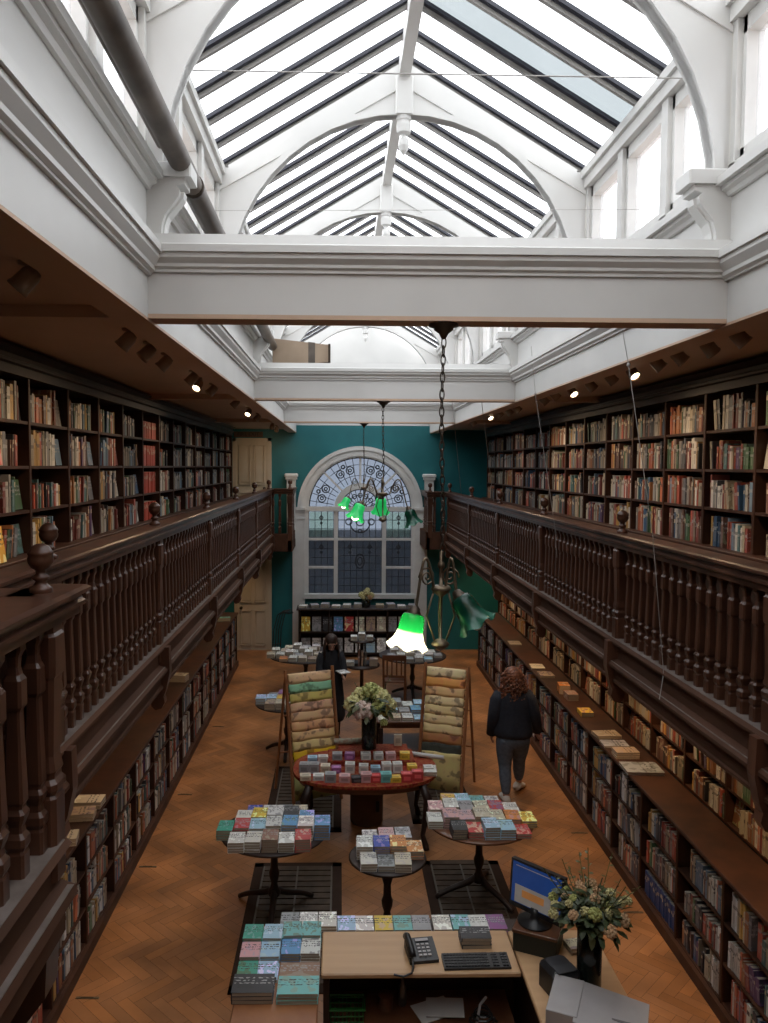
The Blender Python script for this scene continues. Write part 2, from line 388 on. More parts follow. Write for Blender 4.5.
# light-well upstands: swept profile per side
def upstand(side, X):
    s = -1 if side == 'left' else 1
    a = MB()
    def q(d): return X-s*d                      # d = projection into the room
    prof = [(0, 4.84), (0, 5.05), (.02, 5.05), (.02, 5.06), (.04, 5.07), (.04, 5.09), (.07, 5.125), (.07, 5.15), (.085, 5.15), (.085, 5.19), (.07, 5.19), (0, 5.21),
            (0, 5.47), (.02, 5.47), (.03, 5.49), (.055, 5.50), (.055, 5.52), (.085, 5.52), (.085, 5.56), (.03, 5.60), (-.16, 5.60), (-.16, 4.84)]
    a.prism([(q(d), z) for d, z in prof], -1.45, 17.7)
    st(a.build('trim_1' if s < 0 else 'trim_2', WHITE))
    # gallery ceiling soffit and ceiling panels with cross beams
    c = MB(); x0, x1 = (WLX, X) if s < 0 else (X, WRX)
    c.box(x0 if s < 0 else x0+.03, x1 if s > 0 else x1-.03, -1.45, 17.7, 4.90, 4.97)
    e0, e1 = (X-.17, X) if s < 0 else (X, X+.17)
    c.box(e0, e1, -1.45, 17.7, 4.826, 4.8395)
    for yb in BEAMS: c.box(x0 if s < 0 else x0+.165, x1 if s > 0 else x1-.165, yb, yb+.17, 4.84, 4.9)
    st(c.build('ceiling', CEIL))
BEAMS = [4.1, 9.08, 13.8]
upstand('left', XL); upstand('right', XR)
for i, yb in enumerate(BEAMS):
    a = MB()
    prof = [(0, 4.86), (0, 5.065), (-.015, 5.065), (-.015, 5.08), (-.03, 5.09), (-.03, 5.105), (-.055, 5.13), (-.055, 5.155), (-.07, 5.155), (-.07, 5.19), (-.05, 5.20),
            (-.03, 5.25), (.17, 5.25), (.17, 4.86)]
    a.mat(WHITE).prism([(yb+d, z) for d, z in prof], XL, XR, 'X')
    a.mat(CEIL).box(XL, XR, yb, yb+.17, 4.838, 4.8605)
    st(a.build('trim_%d' % (3+i)))

# roof: arches, ridge, glazing bars, panes; clerestory windows
AY = [1.72, 4.16, 6.58, 9.04, 11.48, 13.9, 16.3]
def arch(y):
    a = MB().mat(WHITE); R = 1.40; zc = 5.5; K = 22; t = .07
    top = lambda x: ZE+(ZR-ZE)*(1-abs(x-XC)/(XC-XL))
    pts = [(XC+R*cos(pi-pi*k/K), zc+R*sin(pi-pi*k/K)) for k in range(K+1)]
    for k in range(K):
        (xa, za), (xb, zb) = pts[k], pts[k+1]
        a.prism([(xa, za), (xb, zb), (xb, top(xb)), (xa, top(xa))], y-t/2, y+t/2)
        # raised rim of the arch
        ia = [(XC+(x-XC)*1.035, zc+(z-zc)*1.035) for x, z in (pts[k], pts[k+1])]
        a.prism([(xa, za), (xb, zb), ia[1], ia[0]], y-t/2-.02, y+t/2+.02)
    for sx in (-1, 1):
        x0, x1 = sorted((XC+sx*R, XC+sx*(XC-XL)))
        a.box(x0, x1, y-t/2, y+t/2, 5.5, ZE+.02)
        # raking strip just below the slope
        xa, xb = XC, XC+sx*(XC-XL)
        a.prism([(xa, ZR-.20), (xb, ZE-.16), (xb, ZE-.13), (xa, ZR-.17)], y-t/2-.012, y+t/2+.012)
    st(a.build('trim_%d' % (10+AY.index(y))))
    if y > 2:
        p = MB(); M = Matrix.Translation((XC, y-.0, 0))
        p.lathe([(.005, 6.60), (.03, 6.63), (.045, 6.67), (.04, 6.72), (.02, 6.74), (.02, 6.755), (.055, 6.77), (.06, 6.83), (.05, 6.86), (.06, 6.87), (.06, 6.9)], 14, M)
        p.bbox(XC-.07, XC+.07, y-.07, y+.07, 6.9, ZR-.12, .01)
        o = p.build('roof_pendant', WHITE)
        tag(o, 'turned white pendant finial hanging from the roof ridge at the %s arch from the camera' % ORD[AY.index(y)-1], 'finial', 'roof pendants')
for y in AY: arch(y)
rb = MB(); rb.bbox(XC-.045, XC+.045, -1.4, 17.7, ZR-.14, ZR+.0, .008)
st(rb.build('trim_20', WHITE))
for s, X in ((-1, XL), (1, XR)):
    e = MB().mat(WHITE2)
    x0, x1 = sorted((X-s*.02, X+s*.18)); e.box(x0, x1, -1.4, 17.7, 6.34, ZE+.01)
    e.box(*sorted((X-s*.045, X+s*.02)), -1.4, 17.7, 6.42, ZE+.03)
    e.box(*sorted((X+s*.0, X+s*.16)), -1.4, 17.7, 5.60, 5.64)
    st(e.build('trim_21' if s < 0 else 'trim_22'))
wn = 1
ys = [-1.0]+AY+[17.66]
for s, X in ((-1, XL), (1, XR)):
    # clerestory window per bay, three lights each
    for i in range(len(ys)-1):
        y0, y1 = ys[i]+.035, ys[i+1]-.035
        f = MB().mat(WHITE2); gl = MB().mat(FROST); nl = 3 if y1-y0 > 2 else 2
        xa, xb = sorted((X+s*.03, X+s*.12)); xo = X+s*.09
        wd = (y1-y0)/nl
        for k in range(nl+1):
            yy = y0+k*wd; f.box(*sorted((X+s*.0, X+s*.13)), max(y0, yy-.05), min(y1, yy+.05), 5.63, 6.35)
        for k in range(nl):
            a0, a1 = y0+k*wd+.05, y0+(k+1)*wd-.05
            f.box(xa, xb, a0, a0+.035, 5.64, 6.34); f.box(xa, xb, a1-.035, a1, 5.64, 6.34)
            f.box(xa, xb, a0, a1, 6.26, 6.34); f.box(xa, xb, a0, a1, 5.64, 5.70)
            gl.box(xo-.003, xo+.003, a0+.03, a1-.03, 5.69, 6.27)
        w_ = st(f.build('window_%d' % wn)); gl.build('pane', None, w_); wn += 1
    # sloping roof lights per bay
    for i in range(len(ys)-1):
        y0, y1 = ys[i], ys[i+1]; nb = max(2, round((y1-y0)/.405)); bars = MB(); gp = MB()
        L = Vector((XC-X, 0, ZR-ZE)).length
        dx = Vector((XC-X, 0, ZR-ZE)).normalized(); nn = Vector((-dx.z, 0, dx.x)) if dx.x > 0 else Vector((dx.z, 0, -dx.x))
        O = Vector((X, 0, ZE))
        M = Matrix(((dx.x, 0, nn.x, O.x), (0, 1, 0, 0), (dx.z, 0, nn.z, O.z), (0, 0, 0, 1)))
        for k in range(nb):
            yy = y0+(k+.0)*(y1-y0)/nb
            bars.mat(BARM).box(-.02, L, yy-.015, yy+.015, .0, .045, None, M)
            bars.box(-.02, L, yy-.026, yy+.026, .036, .05, None, M)
            bars.mat(BARD).box(-.02, L, yy-.052, yy-.015, .026, .0505, None, M)
            dirty = s > 0 and i == 2 and k == 3
            gp.mat(ROOFG2 if dirty else ROOFG)
            gp.box(0, L, yy+.03, yy+(y1-y0)/nb-.03, .052, .058, None, M)
        w_ = st(bars.build('window_%d' % wn)); gp.build('pane', None, w_); wn += 1
# corbels below the arch feet at each beam
def corbel(s, X, y, lab):
    o = MB().mat(WHITE)
    prof = [(0, 5.21), (.05, 5.215), (.07, 5.25), (.075, 5.30), (.09, 5.35), (.13, 5.40), (.16, 5.44), (.165, 5.47), (.15, 5.49), (.19, 5.50), (.19, 5.53), (.21, 5.54), (.21, 5.60), (0, 5.60)]
    o.prism([(X-s*d, z) for d, z in prof], y-.07, y+.07)
    o.prism([(X-s*(d*1.1), z) for d, z in prof[2:8]]+[(X, 5.47), (X, 5.25)], y-.035, y+.035)
    o.bbox(*sorted((X, X-s*.225)), y-.09, y+.09, 5.53, 5.605, .008)
    tag(o.build('corbel'), lab, 'corbel', 'scroll corbels under the roof arches')
for s, X, nm in ((-1, XL, 'left'), (1, XR, 'right')):
    for i, y in enumerate((4.16, 9.04, 13.9)):
        corbel(s, X, y, 'white scroll corbel on the %s light-well wall above the %s cross beam' % (nm, ['nearest', 'middle', 'farthest'][i]))

# brown pipe and tan duct end
p = empty('ventilation_pipe', (-.8, 4, 5.6), 'long brown ventilation pipe running under the left roof windows', 'pipe')
MB().tube([(-.8, -2.6-4+.3, .14), (-.8, .4, 0), (-.8, 5.5, -.1)], .055, 16).build('pipe_body', DUCT, p, True, loc=(.8-.0, 0, 0))
MB().tube([(-.8-.10, -5.2, .21), (-.8-.10, 5.5, -.02)], .022, 10).build('thin_pipe', DUCT, p, True, loc=(.8, 0, 0))
for yy in (.4, 3.0): MB().tube([(0, yy, -.0-.02*yy+.008), (0, yy+.06, -.0-.02*yy+.006)], .062, 16).build('joint_collar', IRON, p, True)
MB().box(-.07, .0, .42, .46, .0, .03).build('wall_clip', IRON, p)
p = empty('duct_elbow', (-.8, 9.62, 5.32), 'tan duct turning across above the middle cross beam, dark end', 'duct')
MB().prism([(0, -.06), (.66, .0), (.66, .20), (0, .27)], -.12, .12).build('duct_body', TAN, p)
MB().prism([(.655, -.01), (.68, -.01), (.68, .21), (.655, .21)], -.13, .13).build('end_cap', IRON, p)
MB().prism([(.42, -.024), (.50, -.017), (.50, .223), (.42, .232)], -.124, .124).build('seam_band', DUCT, p)

# far window
wd = MB().mat(WHITE2); YF = 17.70
def ring(mb, cx, cz, r0, r1, y0, y1, a0=0, a1=pi, K=36):
    for k in range(K):
        t0, t1 = a0+(a1-a0)*k/K, a0+(a1-a0)*(k+1)/K
        mb.prism([(cx+r0*cos(t0), cz+r0*sin(t0)), (cx+r1*cos(t0), cz+r1*sin(t0)), (cx+r1*cos(t1), cz+r1*sin(t1)), (cx+r0*cos(t1), cz+r0*sin(t1))], y0, y1)
ring(wd, WX, WZS, 1.17, 1.36, YF-.06, YF+.12); ring(wd, WX, WZS, 1.30, 1.385, YF-.09, YF-.02); ring(wd, WX, WZS, 1.14, 1.21, YF-.03, YF+.16)
ring(wd, WX, WZS, .46, .57, YF+.0, YF+.12); ring(wd, WX, WZS, .44, .50, YF-.02, YF+.1)
for sx in (-1, 1):
    x0, x1 = sorted((WX+sx*1.14, WX+sx*1.23)); wd.box(x0, x1, YF-.03, YF+.16, WZB, WZS)
    x0, x1 = sorted((WX+sx*.49, WX+sx*.58)); wd.box(x0, x1, YF-.01, YF+.12, WZB, WZS)
    # pilasters with caps
    x0, x1 = sorted((WX+sx*1.22, WX+sx*1.49)); wd.box(x0, x1, YF-.08, YF+.05, 0, WZS-.06)
    x0, x1 = sorted((WX+sx*1.20, WX+sx*1.53)); wd.box(x0, x1, YF-.11, YF+.05, WZS-.06, WZS-.02)
    wd.box(x0, x1, YF-.13, YF+.05, WZS-.02, WZS+.04); wd.box(x0, x1, YF-.10, YF+.05, WZS-.22, WZS-.20)
    x0, x1 = sorted((WX+sx*1.42, WX+sx*1.61)); wd.box(x0, x1, YF-.20, YF-.01, 2.5, 3.84)
    wd.bbox(x0-.03, x1+.03, YF-.23, YF-.0, 3.80, 3.86, .01); wd.bbox(x0-.05, x1+.05, YF-.25, YF-.0, 3.86, 3.93, .02)
wd.box(WX-1.2, WX+1.2, YF-.05, YF+.14, WZS-.05, WZS+.05); wd.box(WX-1.2, WX+1.2, YF-.02, YF+.12, 2.45, 2.50)
for sx in (-1, 1): wd.box(*sorted((WX+sx*.55, WX+sx*1.2)), YF-.02, YF+.12, 1.82, 1.87)
wd.box(WX-1.25, WX+1.25, YF-.10, YF+.14, WZB-.06, WZB+.04)
for a in (90, 45, 135):
    t = radians(a); M = Matrix.Translation((WX, 0, WZS))@Matrix.Rotation(-t, 4, 'Y')
    wd.box(.52, 1.18, YF+.02, YF+.10, -.022, .022, None, M)
fwin = st(wd.build('window_40'))
gp = MB().mat(LEADG)
pts = [(WX+1.2*cos(pi*k/30), WZS+1.2*sin(pi*k/30)) for k in range(31)]
gp.prism(pts+[(WX-1.2, WZB), (WX+1.2, WZB)], YF+.066, YF+.070)
gp.mat(LEADG2).box(WX-1.12, WX-.6, YF+.060, YF+.064, 2.52, 3.08); gp.box(WX+.6, WX+1.12, YF+.060, YF+.064, 2.52, 3.08)
gp.build('pane', None, fwin)
ld = MB().mat(LEAD); yl0, yl1 = YF+.052, YF+.060
def seg(x0, z0, x1, z1, w_=.007):
    d = Vector((x1-x0, z1-z0)); L = d.length
    if L < 1e-4: return
    d /= L; nx, nz = -d.y*w_, d.x*w_
    ld.prism([(x0+nx, z0+nz), (x1+nx, z1+nz), (x1-nx, z1-nz), (x0-nx, z0-nz)], yl0, yl1)
def lring(cx, cz, r, K=14, w_=.006, a0=0, a1=2*pi):
    for k in range(K):
        t0, t1 = a0+(a1-a0)*k/K, a0+(a1-a0)*(k+1)/K
        seg(cx+r*cos(t0), cz+r*sin(t0), cx+r*cos(t1), cz+r*sin(t1), w_)
for x0, x1, z0, z1, nx, nz in ((-1.14, -.58, 2.5, 3.1, 4, 3), (.58, 1.14, 2.5, 3.1, 4, 3), (-1.14, -.58, 1.87, 2.45, 4, 3), (.58, 1.14, 1.87, 2.45, 4, 3), (-1.14, -.58, 1.26, 1.82, 4, 3), (.58, 1.14, 1.26, 1.82, 4, 3),
                               (-.49, .49, 1.26, 2.45, 7, 7), (-.49, .49, 2.5, 3.1, 7, 3)):
    for k in range(1, nx): seg(WX+x0+(x1-x0)*k/nx, z0, WX+x0+(x1-x0)*k/nx, z1)
    for k in range(1, nz): seg(WX+x0, z0+(z1-z0)*k/nz, WX+x1, z0+(z1-z0)*k/nz)
    seg(WX+x0, z0, WX+x0, z1, .012); seg(WX+x1, z0, WX+x1, z1, .012); seg(WX+x0, z0, WX+x1, z0, .012); seg(WX+x0, z1, WX+x1, z1, .012)
for q in range(4):
    b0 = pi*q/4
    for k in range(1, 5):
        t = b0+pi/4*k/5; seg(WX+.6*cos(t), WZS+.6*sin(t), WX+1.14*cos(t), WZS+1.14*sin(t))
    tm = b0+pi/8
    for dr in (.80, .95): 
        for sg_ in (-1, 1):
            cx, cz = WX+.86*cos(tm+sg_*.13), WZS+.86*sin(tm+sg_*.13)
    for sg_ in (-1, 1):
        cx, cz = WX+.88*cos(tm+sg_*.13), WZS+.88*sin(tm+sg_*.13); lring(cx, cz, .085, 12, .012); lring(cx, cz, .035, 8, .012)
    lring(WX+1.0*cos(tm), WZS+1.0*sin(tm), .04, 8, .014)
for r in (.74, .98): lring(WX, WZS, r, 40, .006, .03, pi-.03)
lring(WX, WZS, 1.13, 40, .012, 0, pi); lring(WX, WZS, .43, 20, .012, 0, pi); lring(WX, WZS, .30, 18, .008, 0, pi); lring(WX, WZS, .16, 12, .01, 0, pi)
for k in range(1, 12): t = pi*k/12; seg(WX+.16*cos(t), WZS+.16*sin(t), WX+.43*cos(t), WZS+.43*sin(t))
for k in range(7): t = pi*(k+.5)/7; lring(WX+.30*cos(t), WZS+.30*sin(t), .05, 8, .01)
lring(WX, 2.84, .22, 16, .014, pi, 2*pi); lring(WX-.25, 2.86, .07, 10, .012); lring(WX+.25, 2.86, .07, 10, .012); lring(WX, 2.86, .09, 10, .012)
lring(WX, 2.66, .04, 8, .01)
for k in range(16): 
    t0, t1 = 2*pi*k/16, 2*pi*(k+1)/16; seg(WX+.10*cos(t0), 1.98+.16*sin(t0), WX+.10*cos(t1), 1.98+.16*sin(t1), .012); seg(WX+.05*cos(t0), 1.98+.09*sin(t0), WX+.05*cos(t1), 1.98+.09*sin(t1), .01)
for dx in (-.86, -.22, .22, .86):
    for zc_ in ((2.3,) if abs(dx) < .5 else (2.3, 2.95)): lring(WX+dx, zc_, .045, 4, .012); lring(WX+dx, zc_-.12, .025, 6, .01)
ld.build('leading', None, fwin)
# street side beyond the window
o = MB().mat(OUTW); o.box(-4, 6, 21, 24, -1, 2.15); o.box(-4, 6, 20.9, 24, 2.05, 2.18); o.box(.9, 1.5, 20.6, 21, -1, 1.5)
tag(o.build('neighbouring_building'), 'dark grey building seen through the lower panes of the arched window', 'building')

# doors, sign
def door(nm, x0, x1, z0, z1, knob):
    d = MB().mat(CREAM); y = 17.69
    d.box(x0+.05, x1-.05, y-.045, y, z0, z1-.05)
    d.box(x0-.02, x0+.06, y-.07, y, z0, z1); d.box(x1-.06, x1+.02, y-.07, y, z0, z1); d.box(x0-.02, x1+.02, y-.07, y, z1-.07, z1)
    w_ = (x1-x0-.1); h = z1-z0
    for (a, b_) in ((.10, .45), (.55, .90)):
        for (c, e) in ((.05, .42), (.50, .93)):
            X0, X1, Z0, Z1 = x0+.05+a*w_, x0+.05+b_*w_, z0+c*h, z0+e*h
            t = .018
            for bb in ((X0, X1, Z0, Z0+t), (X0, X1, Z1-t, Z1), (X0, X0+t, Z0, Z1), (X1-t, X1, Z0, Z1)): d.box(bb[0], bb[1], y-.085, y-.04, bb[2], bb[3])
            d.box(X0+.05, X1-.05, y-.07, y-.04, Z0+.06, Z1-.06)
    dr = st(d.build(nm))
    k = MB(); kx = x0+.13 if knob < 0 else x1-.13
    k.lathe([(.03, 0), (.03, .008), (.012, .012), (.012, .04), (.03, .05), (.034, .065), (.02, .08), (.0, .082)], 12, Matrix.Translation((kx, y-.045, z0+.95))@Matrix.Rotation(pi/2, 4, 'X'))
    k.build('door_knob', IRON, dr, True)
door('door_1', -2.31, -1.53, 0.0, 2.14, -1)
door('door_2', -2.34, -1.53, 2.65, 4.70, 1)
sg = MB().mat(SIGN); sg.box(-2.33, -1.70, 17.64, 17.69, 4.72, 4.84); sgn = sg.build('exit_sign'); tag(sgn, 'brown FIRE EXIT sign over the upper cream door', 'sign')
tx = bpy.data.curves.new('lettering', 'FONT'); tx.body = 'FIRE EXIT'; tx.size = .115; tx.align_x = 'CENTER'; tx.align_y = 'CENTER'; tx.extrude = .003
to = bpy.data.objects.new('lettering', tx); COL.objects.link(to); to.data.materials.append(SIGNT); to.parent = sgn; to.location = (-2.015, 17.635, 4.78); to.rotation_euler = (pi/2, 0, 0)
bpy.context.view_layer.update(); _me = bpy.data.meshes.new_from_object(to); _t2 = link('lettering', _me, sgn, to.location, to.rotation_euler); bpy.data.objects.remove(to)

# ---------------------------------------------------------------- galleries
GLX, GRX = -1.45, 2.24                 # baluster line
ZG = 2.62                              # gallery floor
def gallery(s, X, wall, name, nm):
    g = empty(name, (X, 8, ZG-(.05 if s < 0 else 0)), None, None)
    g['kind'] = 'structure'
    x0, x1 = sorted((X+s*.04, wall))
    MB().box(x0-X, x1-X, -9.4, 9.7, -.10, 0).build('gallery_floor', WOODB, g)
    def q(d): return -s*d
    prof = [(-.06, .12), (.06, .12), (.075, .10), (.075, .085), (.03, .07), (.03, -.04), (.085, -.055), (.10, -.07), (.10, -.09), (.05, -.10), (.05, -.20), (.065, -.205), (.065, -.225), (.02, -.24), (-.06, -.24)]
    y0 = -9.4
    f = MB().mat(WOODF); f.prism([(q(d), z) for d, z in prof], y0, 8.55)
    f.mat(DUST).box(*sorted((q(-.05), q(.058))), y0, 8.55, .1201, .123); f.box(*sorted((q(.045), q(.084))), y0, 8.55, -.0548, -.052)
    f.mat(WOODF)
    # far return and its front
    f.box(*sorted((q(-.06), q(.45))), 8.45, 8.62, -.24, .12); f.box(*sorted((q(.38), q(.47))), 8.45, 9.66, -.24, .12); f.box(*sorted((q(-.1), q(.4))), 8.55, 9.66, -.10, 0)
    f.build('fascia', None, g)
    for yy in NEW:
        b = MB(); M = Matrix.Translation((0, yy-8, 0))
        b.prism([(q(.03), .10), (q(.11), .10), (q(.115), -.10), (q(.085), -.24), (q(.065), -.29), (q(.075), -.34), (q(.05), -.385), (q(-.0), -.40), (q(-.03), -.37), (q(-.04), -.24)], -.04, .04, 'Y', M)
        b.build('bracket', WOOD, g)
    return g
NEW = [1.43, 4.0, 6.28, 8.71, 11.14, 13.58, 16.3]
gl_ = gallery(-1, GLX, WLX, 'trim_31', 'left'); gr_ = gallery(1, GRX, WRX, 'trim_32', 'right')

H0 = ZG+.12; HR = 3.58                # base of balusters, top of rail
BP = [(.030, 0), (.030, .075), (.026, .085), (.033, .10), (.033, .125), (.022, .14), (.020, .16), (.030, .185), (.033, .20), (.024, .215), (.024, .225), (.0295, .235), (.0215, .50), (.022, .515), (.031, .53), (.031, .61), (.022, .625), (.017, .65), (.020, .68), (.030, .70), (.030, .76)]
def bal_mesh():
    return MB().lathe([(r*.94, z) for r, z in BP], 8, None, True).mesh('baluster', WOOD)
BMESH = bal_mesh()
def newel_mesh():
    h = HR-H0
    P = [(.052, -.12), (.052, .16), (.046, .17), (.056, .19), (.056, .21), (.045, .225), (.045, .24), (.05, .25), (.042, .30), (.050, .56), (.056, .57), (.058, .60), (.058, .70), (.05, .71), (.05, .83)]
    return MB().lathe(P, 8, None, True).mesh('newel_post', WOOD)
NMESH = newel_mesh()
def finial_mesh():
    P = [(.048, -.01), (.048, .02), (.030, .03), (.022, .045), (.035, .055), (.035, .065), (.020, .075), (.022, .09), (.040, .10), (.052, .12), (.054, .135), (.050, .15), (.055, .155), (.050, .165), (.036, .185), (.016, .195), (.0, .197)]
    m = MB().lathe(P, 16).mesh('finial', WOOD); m.polygons.foreach_set('use_smooth', [True]*len(m.polygons)); return m
FMESH = finial_mesh()
def rail_mesh(L, k=1):      # handrail along +Y, from 0 to L, top at z=0
    P = [(-.055, -.115), (-.055, -.085), (-.075, -.075), (-.075, -.06), (-.062, -.05), (-.062, -.035), (-.092, -.022), (-.092, -.008), (-.075, 0), (.075, 0), (.092, -.008), (.092, -.022), (.062, -.035), (.062, -.05), (.075, -.06), (.075, -.075), (.055, -.085), (.055, -.115)]
    return MB().prism([(a*k, b) for a, b in P], 0, L, 'Y')
def balustrade(name, pts, newels, label, big=1.0, sp=.135, skip=(), dn=0, up=0):
    o = empty(name, (pts[0][0], pts[0][1], H0-dn), label, 'railing'); HH = HR+up-(H0-dn); sz = HH/(HR-H0)
    base = Vector(o.location)
    for i in range(len(pts)-1):
        a, b = Vector(pts[i]), Vector(pts[i+1]); L = (b-a).length; ang = math.atan2(-(b-a).x, (b-a).y)
        r = rail_mesh(L+.07*(3 if big > 1 else 1), 1.3 if big > 1 else 1).build('handrail', WOODF if False else WOOD, o, loc=(a.x-base.x, a.y-base.y, HH), rot=(0, 0, ang))
        n_ = int(L/sp)
        for k in range(n_):
            t = (k+.5)/n_; p_ = a+(b-a)*t
            if any((p_-Vector(nn)).length < .085 for nn in newels): continue
            if k in skip: continue
            q = link('baluster', BMESH, o, (p_.x-base.x, p_.y-base.y, 0), (0, 0, ang)); q.scale = (big, big, sz*1.002)
    for (x, y) in newels:
        q = link('newel_post', NMESH, o, (x-base.x, y-base.y, 0)); q.scale = (big, big, sz)
        fq = link('finial', FMESH, q, (0, 0, HR-H0)); fq.scale = (.86/big, .86/big, .92/sz)
    return o
balustrade('balustrade', [(GLX, 1.9), (GLX, 16.5), (-1.03, 16.5), (-1.03, 17.55)], [(GLX, y) for y in NEW[1:]]+[(-1.03, 16.5)], 'dark turned-wood balustrade running the whole length of the left gallery', 1, dn=.05, up=.05)
balustrade('balustrade', [(GRX, 3.3), (GRX, 16.5), (1.86, 16.5), (1.86, 17.55)], [(GRX, y) for y in NEW[1:]]+[(1.86, 16.5)], 'dark turned-wood balustrade running the whole length of the right gallery', 1)
balustrade('balustrade', [(-1.10, .9), (-1.10, 2.95), (-1.45, 2.95)], [(-1.10, 2.95)], 'short dark balustrade stepping forward at the near end of the left gallery', 1.15, .17, dn=.05, up=.05)
# platform under the near balustrade
b = MB().mat(WOODF); b.prism([(-1.40, .12), (-1.02, .12), (-1.0, .10), (-1.05, .07), (-1.05, -.04), (-.99, -.06), (-.98, -.09), (-1.03, -.10), (-1.03, -.24), (-1.40, -.24)], -.9, 3.02)
b.mat(DUST).box(-1.30, -1.02, -.9, 3.0, .1201, .123); b.box(-1.04, -.99, -.9, 3.0, -.0555, -.052)
o = b.build('trim_33', loc=(-.01, -.04, ZG-.05)); st(o)
b = MB(); b.prism([(-1.36, -.24), (-1.04, -.24), (-1.05, -.40), (-1.14, -.52), (-1.36, -.60)], 2.85, 2.98, 'Y'); st(b.build('trim_34', WOOD, None, loc=(-.01, -.04, ZG-.05)))
st(MB().box(WLX, WRX, -1.45, .35, ZG-.2, ZG).build('trim_35', WOODB))

# ---------------------------------------------------------------- bookcases and books
BOOKS = []   # dict(pos, dims(t,d,h), eul, col, where, solo)
PAL = [(.30, .25, .18), (.42, .36, .26), (.36, .08, .05), (.45, .14, .07), (.04, .09, .17), (.08, .16, .16), (.06, .12, .06), (.20, .05, .04),
       (.12, .12, .13), (.50, .47, .41), (.58, .55, .50), (.03, .03, .035), (.32, .13, .05), (.50, .30, .09), (.13, .20, .27), (.24, .22, .20), (.15, .08, .06), (.09, .05, .12)]
PALN = ['beige', 'tan', 'red', 'orange-red', 'navy', 'dark teal', 'dark green', 'maroon', 'charcoal', 'cream', 'white', 'black', 'rust', 'mustard', 'slate blue', 'grey', 'brown', 'purple']
def pick(w=None):
    i = random.choices(range(len(PAL)), weights=w)[0] if w else random.randrange(len(PAL))
    c = PAL[i]; t = random.uniform(.6, 1.2); return tuple(min(.75, x*t) for x in c), PALN[i]
WU = [2.4, 2.8, 2.4, 1.3, 1.4, 1.8, 1.6, 2.4, 2.6, 3.2, 2.6, 2.8, 2.2, 1.3, 1.8, 1.6, 2.6, .5]
WLOW = [2, 3, 3, 2, 2, 1.5, 1.2, 2, 2.5, 3, 4, 3, 2, 1.2, 2, 2, 2, .5]
WARMW = [3, 5, 2, 2, .4, .3, .7, 2, .6, 5, 2, 1, 3, 4, .3, 1, 3, .2]
def shelf_books(s, xf, y0, y1, z, hmax, fill, where, W=WU, dmax=.16, face=.02, fixed=None):
    """books standing on one shelf of one bay; s=+1 right-hand case (spines face -X)"""
    rz = -pi/2 if s > 0 else pi/2
    seqs = []
    y = y0+.012; yend = y0+(y1-y0)*fill-.02
    blk = None
    n = 0; lean = 0
    hb = random.uniform(.66, .90)*hmax
    while y < yend:
        if fixed: cc, cn = fixed
        else:
            if blk is None or random.random() < .8: blk = pick(W)
            cc, cn = blk
        if W is WLOW: cc = tuple(min(.72, v*1.3) for v in cc)  # counter-case covers lightened in colour to make up for the low light there
        t = random.choice([.016, .02, .024, .028, .032, .036, .044, .05]); 
        if fixed: t = .024
        h = min(hmax-.01, hb*random.uniform(.84, 1.12)); d = random.uniform(.11, dmax)
        if fixed: h = hb
        if random.random() < .06 and not fixed: hb = random.uniform(.70, .95)*hmax
        if random.random() < .06 and not fixed: y += random.uniform(.02, .07); lean = random.choice([0, .10, .16, -.0])
        if lean and random.random() < .25: lean = 0
        if y+t > yend: break
        # leaning books tip toward +world Y end
        ll = lean
        ex = abs(sin(ll))*h
        if y+t+ex > y1-.01: ll = 0
        sgn = 1 if s < 0 else -1
        x = xf+s*random.uniform(.004, .018)
        BOOKS.append(dict(p=(x, y+t/2+(0), z+t/2*abs(sin(ll))), d=(t, d, h), e=(0, sgn*ll, rz), c=cc, n=cn, w=where, i=n))
        y += t+.0012+(ex*.0); n += 1
        if ll and random.random() < .0: y += ex
    # a face-out book in the free space
    if y1-y > .16 and random.random() < .55:
        cc, cn = pick(W); h = min(hmax-.03, .21)
        # leaning back against case: thickness along X
        BOOKS.append(dict(p=(xf+s*.05, (y1-.02) if s > 0 else y1-.15, z+.004), d=(.02, .13, h), e=(0, (-.14 if s > 0 else -.14), pi if s < 0 else 0), c=cc, n=cn, w=where, i=n, fo=1))
        b_ = BOOKS[-1]
        b_['p'] = (xf+s*.055, (y1-.15) if s > 0 else y1-.02, z+.004); b_['e'] = (0, .14, 0) if s > 0 else (0, .14, pi)
BAYW = .80
BEDGE = [round(4.1-3*.8125+k*.8117, 3) for k in range(19)]    # bay edges from 1.66 to 16.3
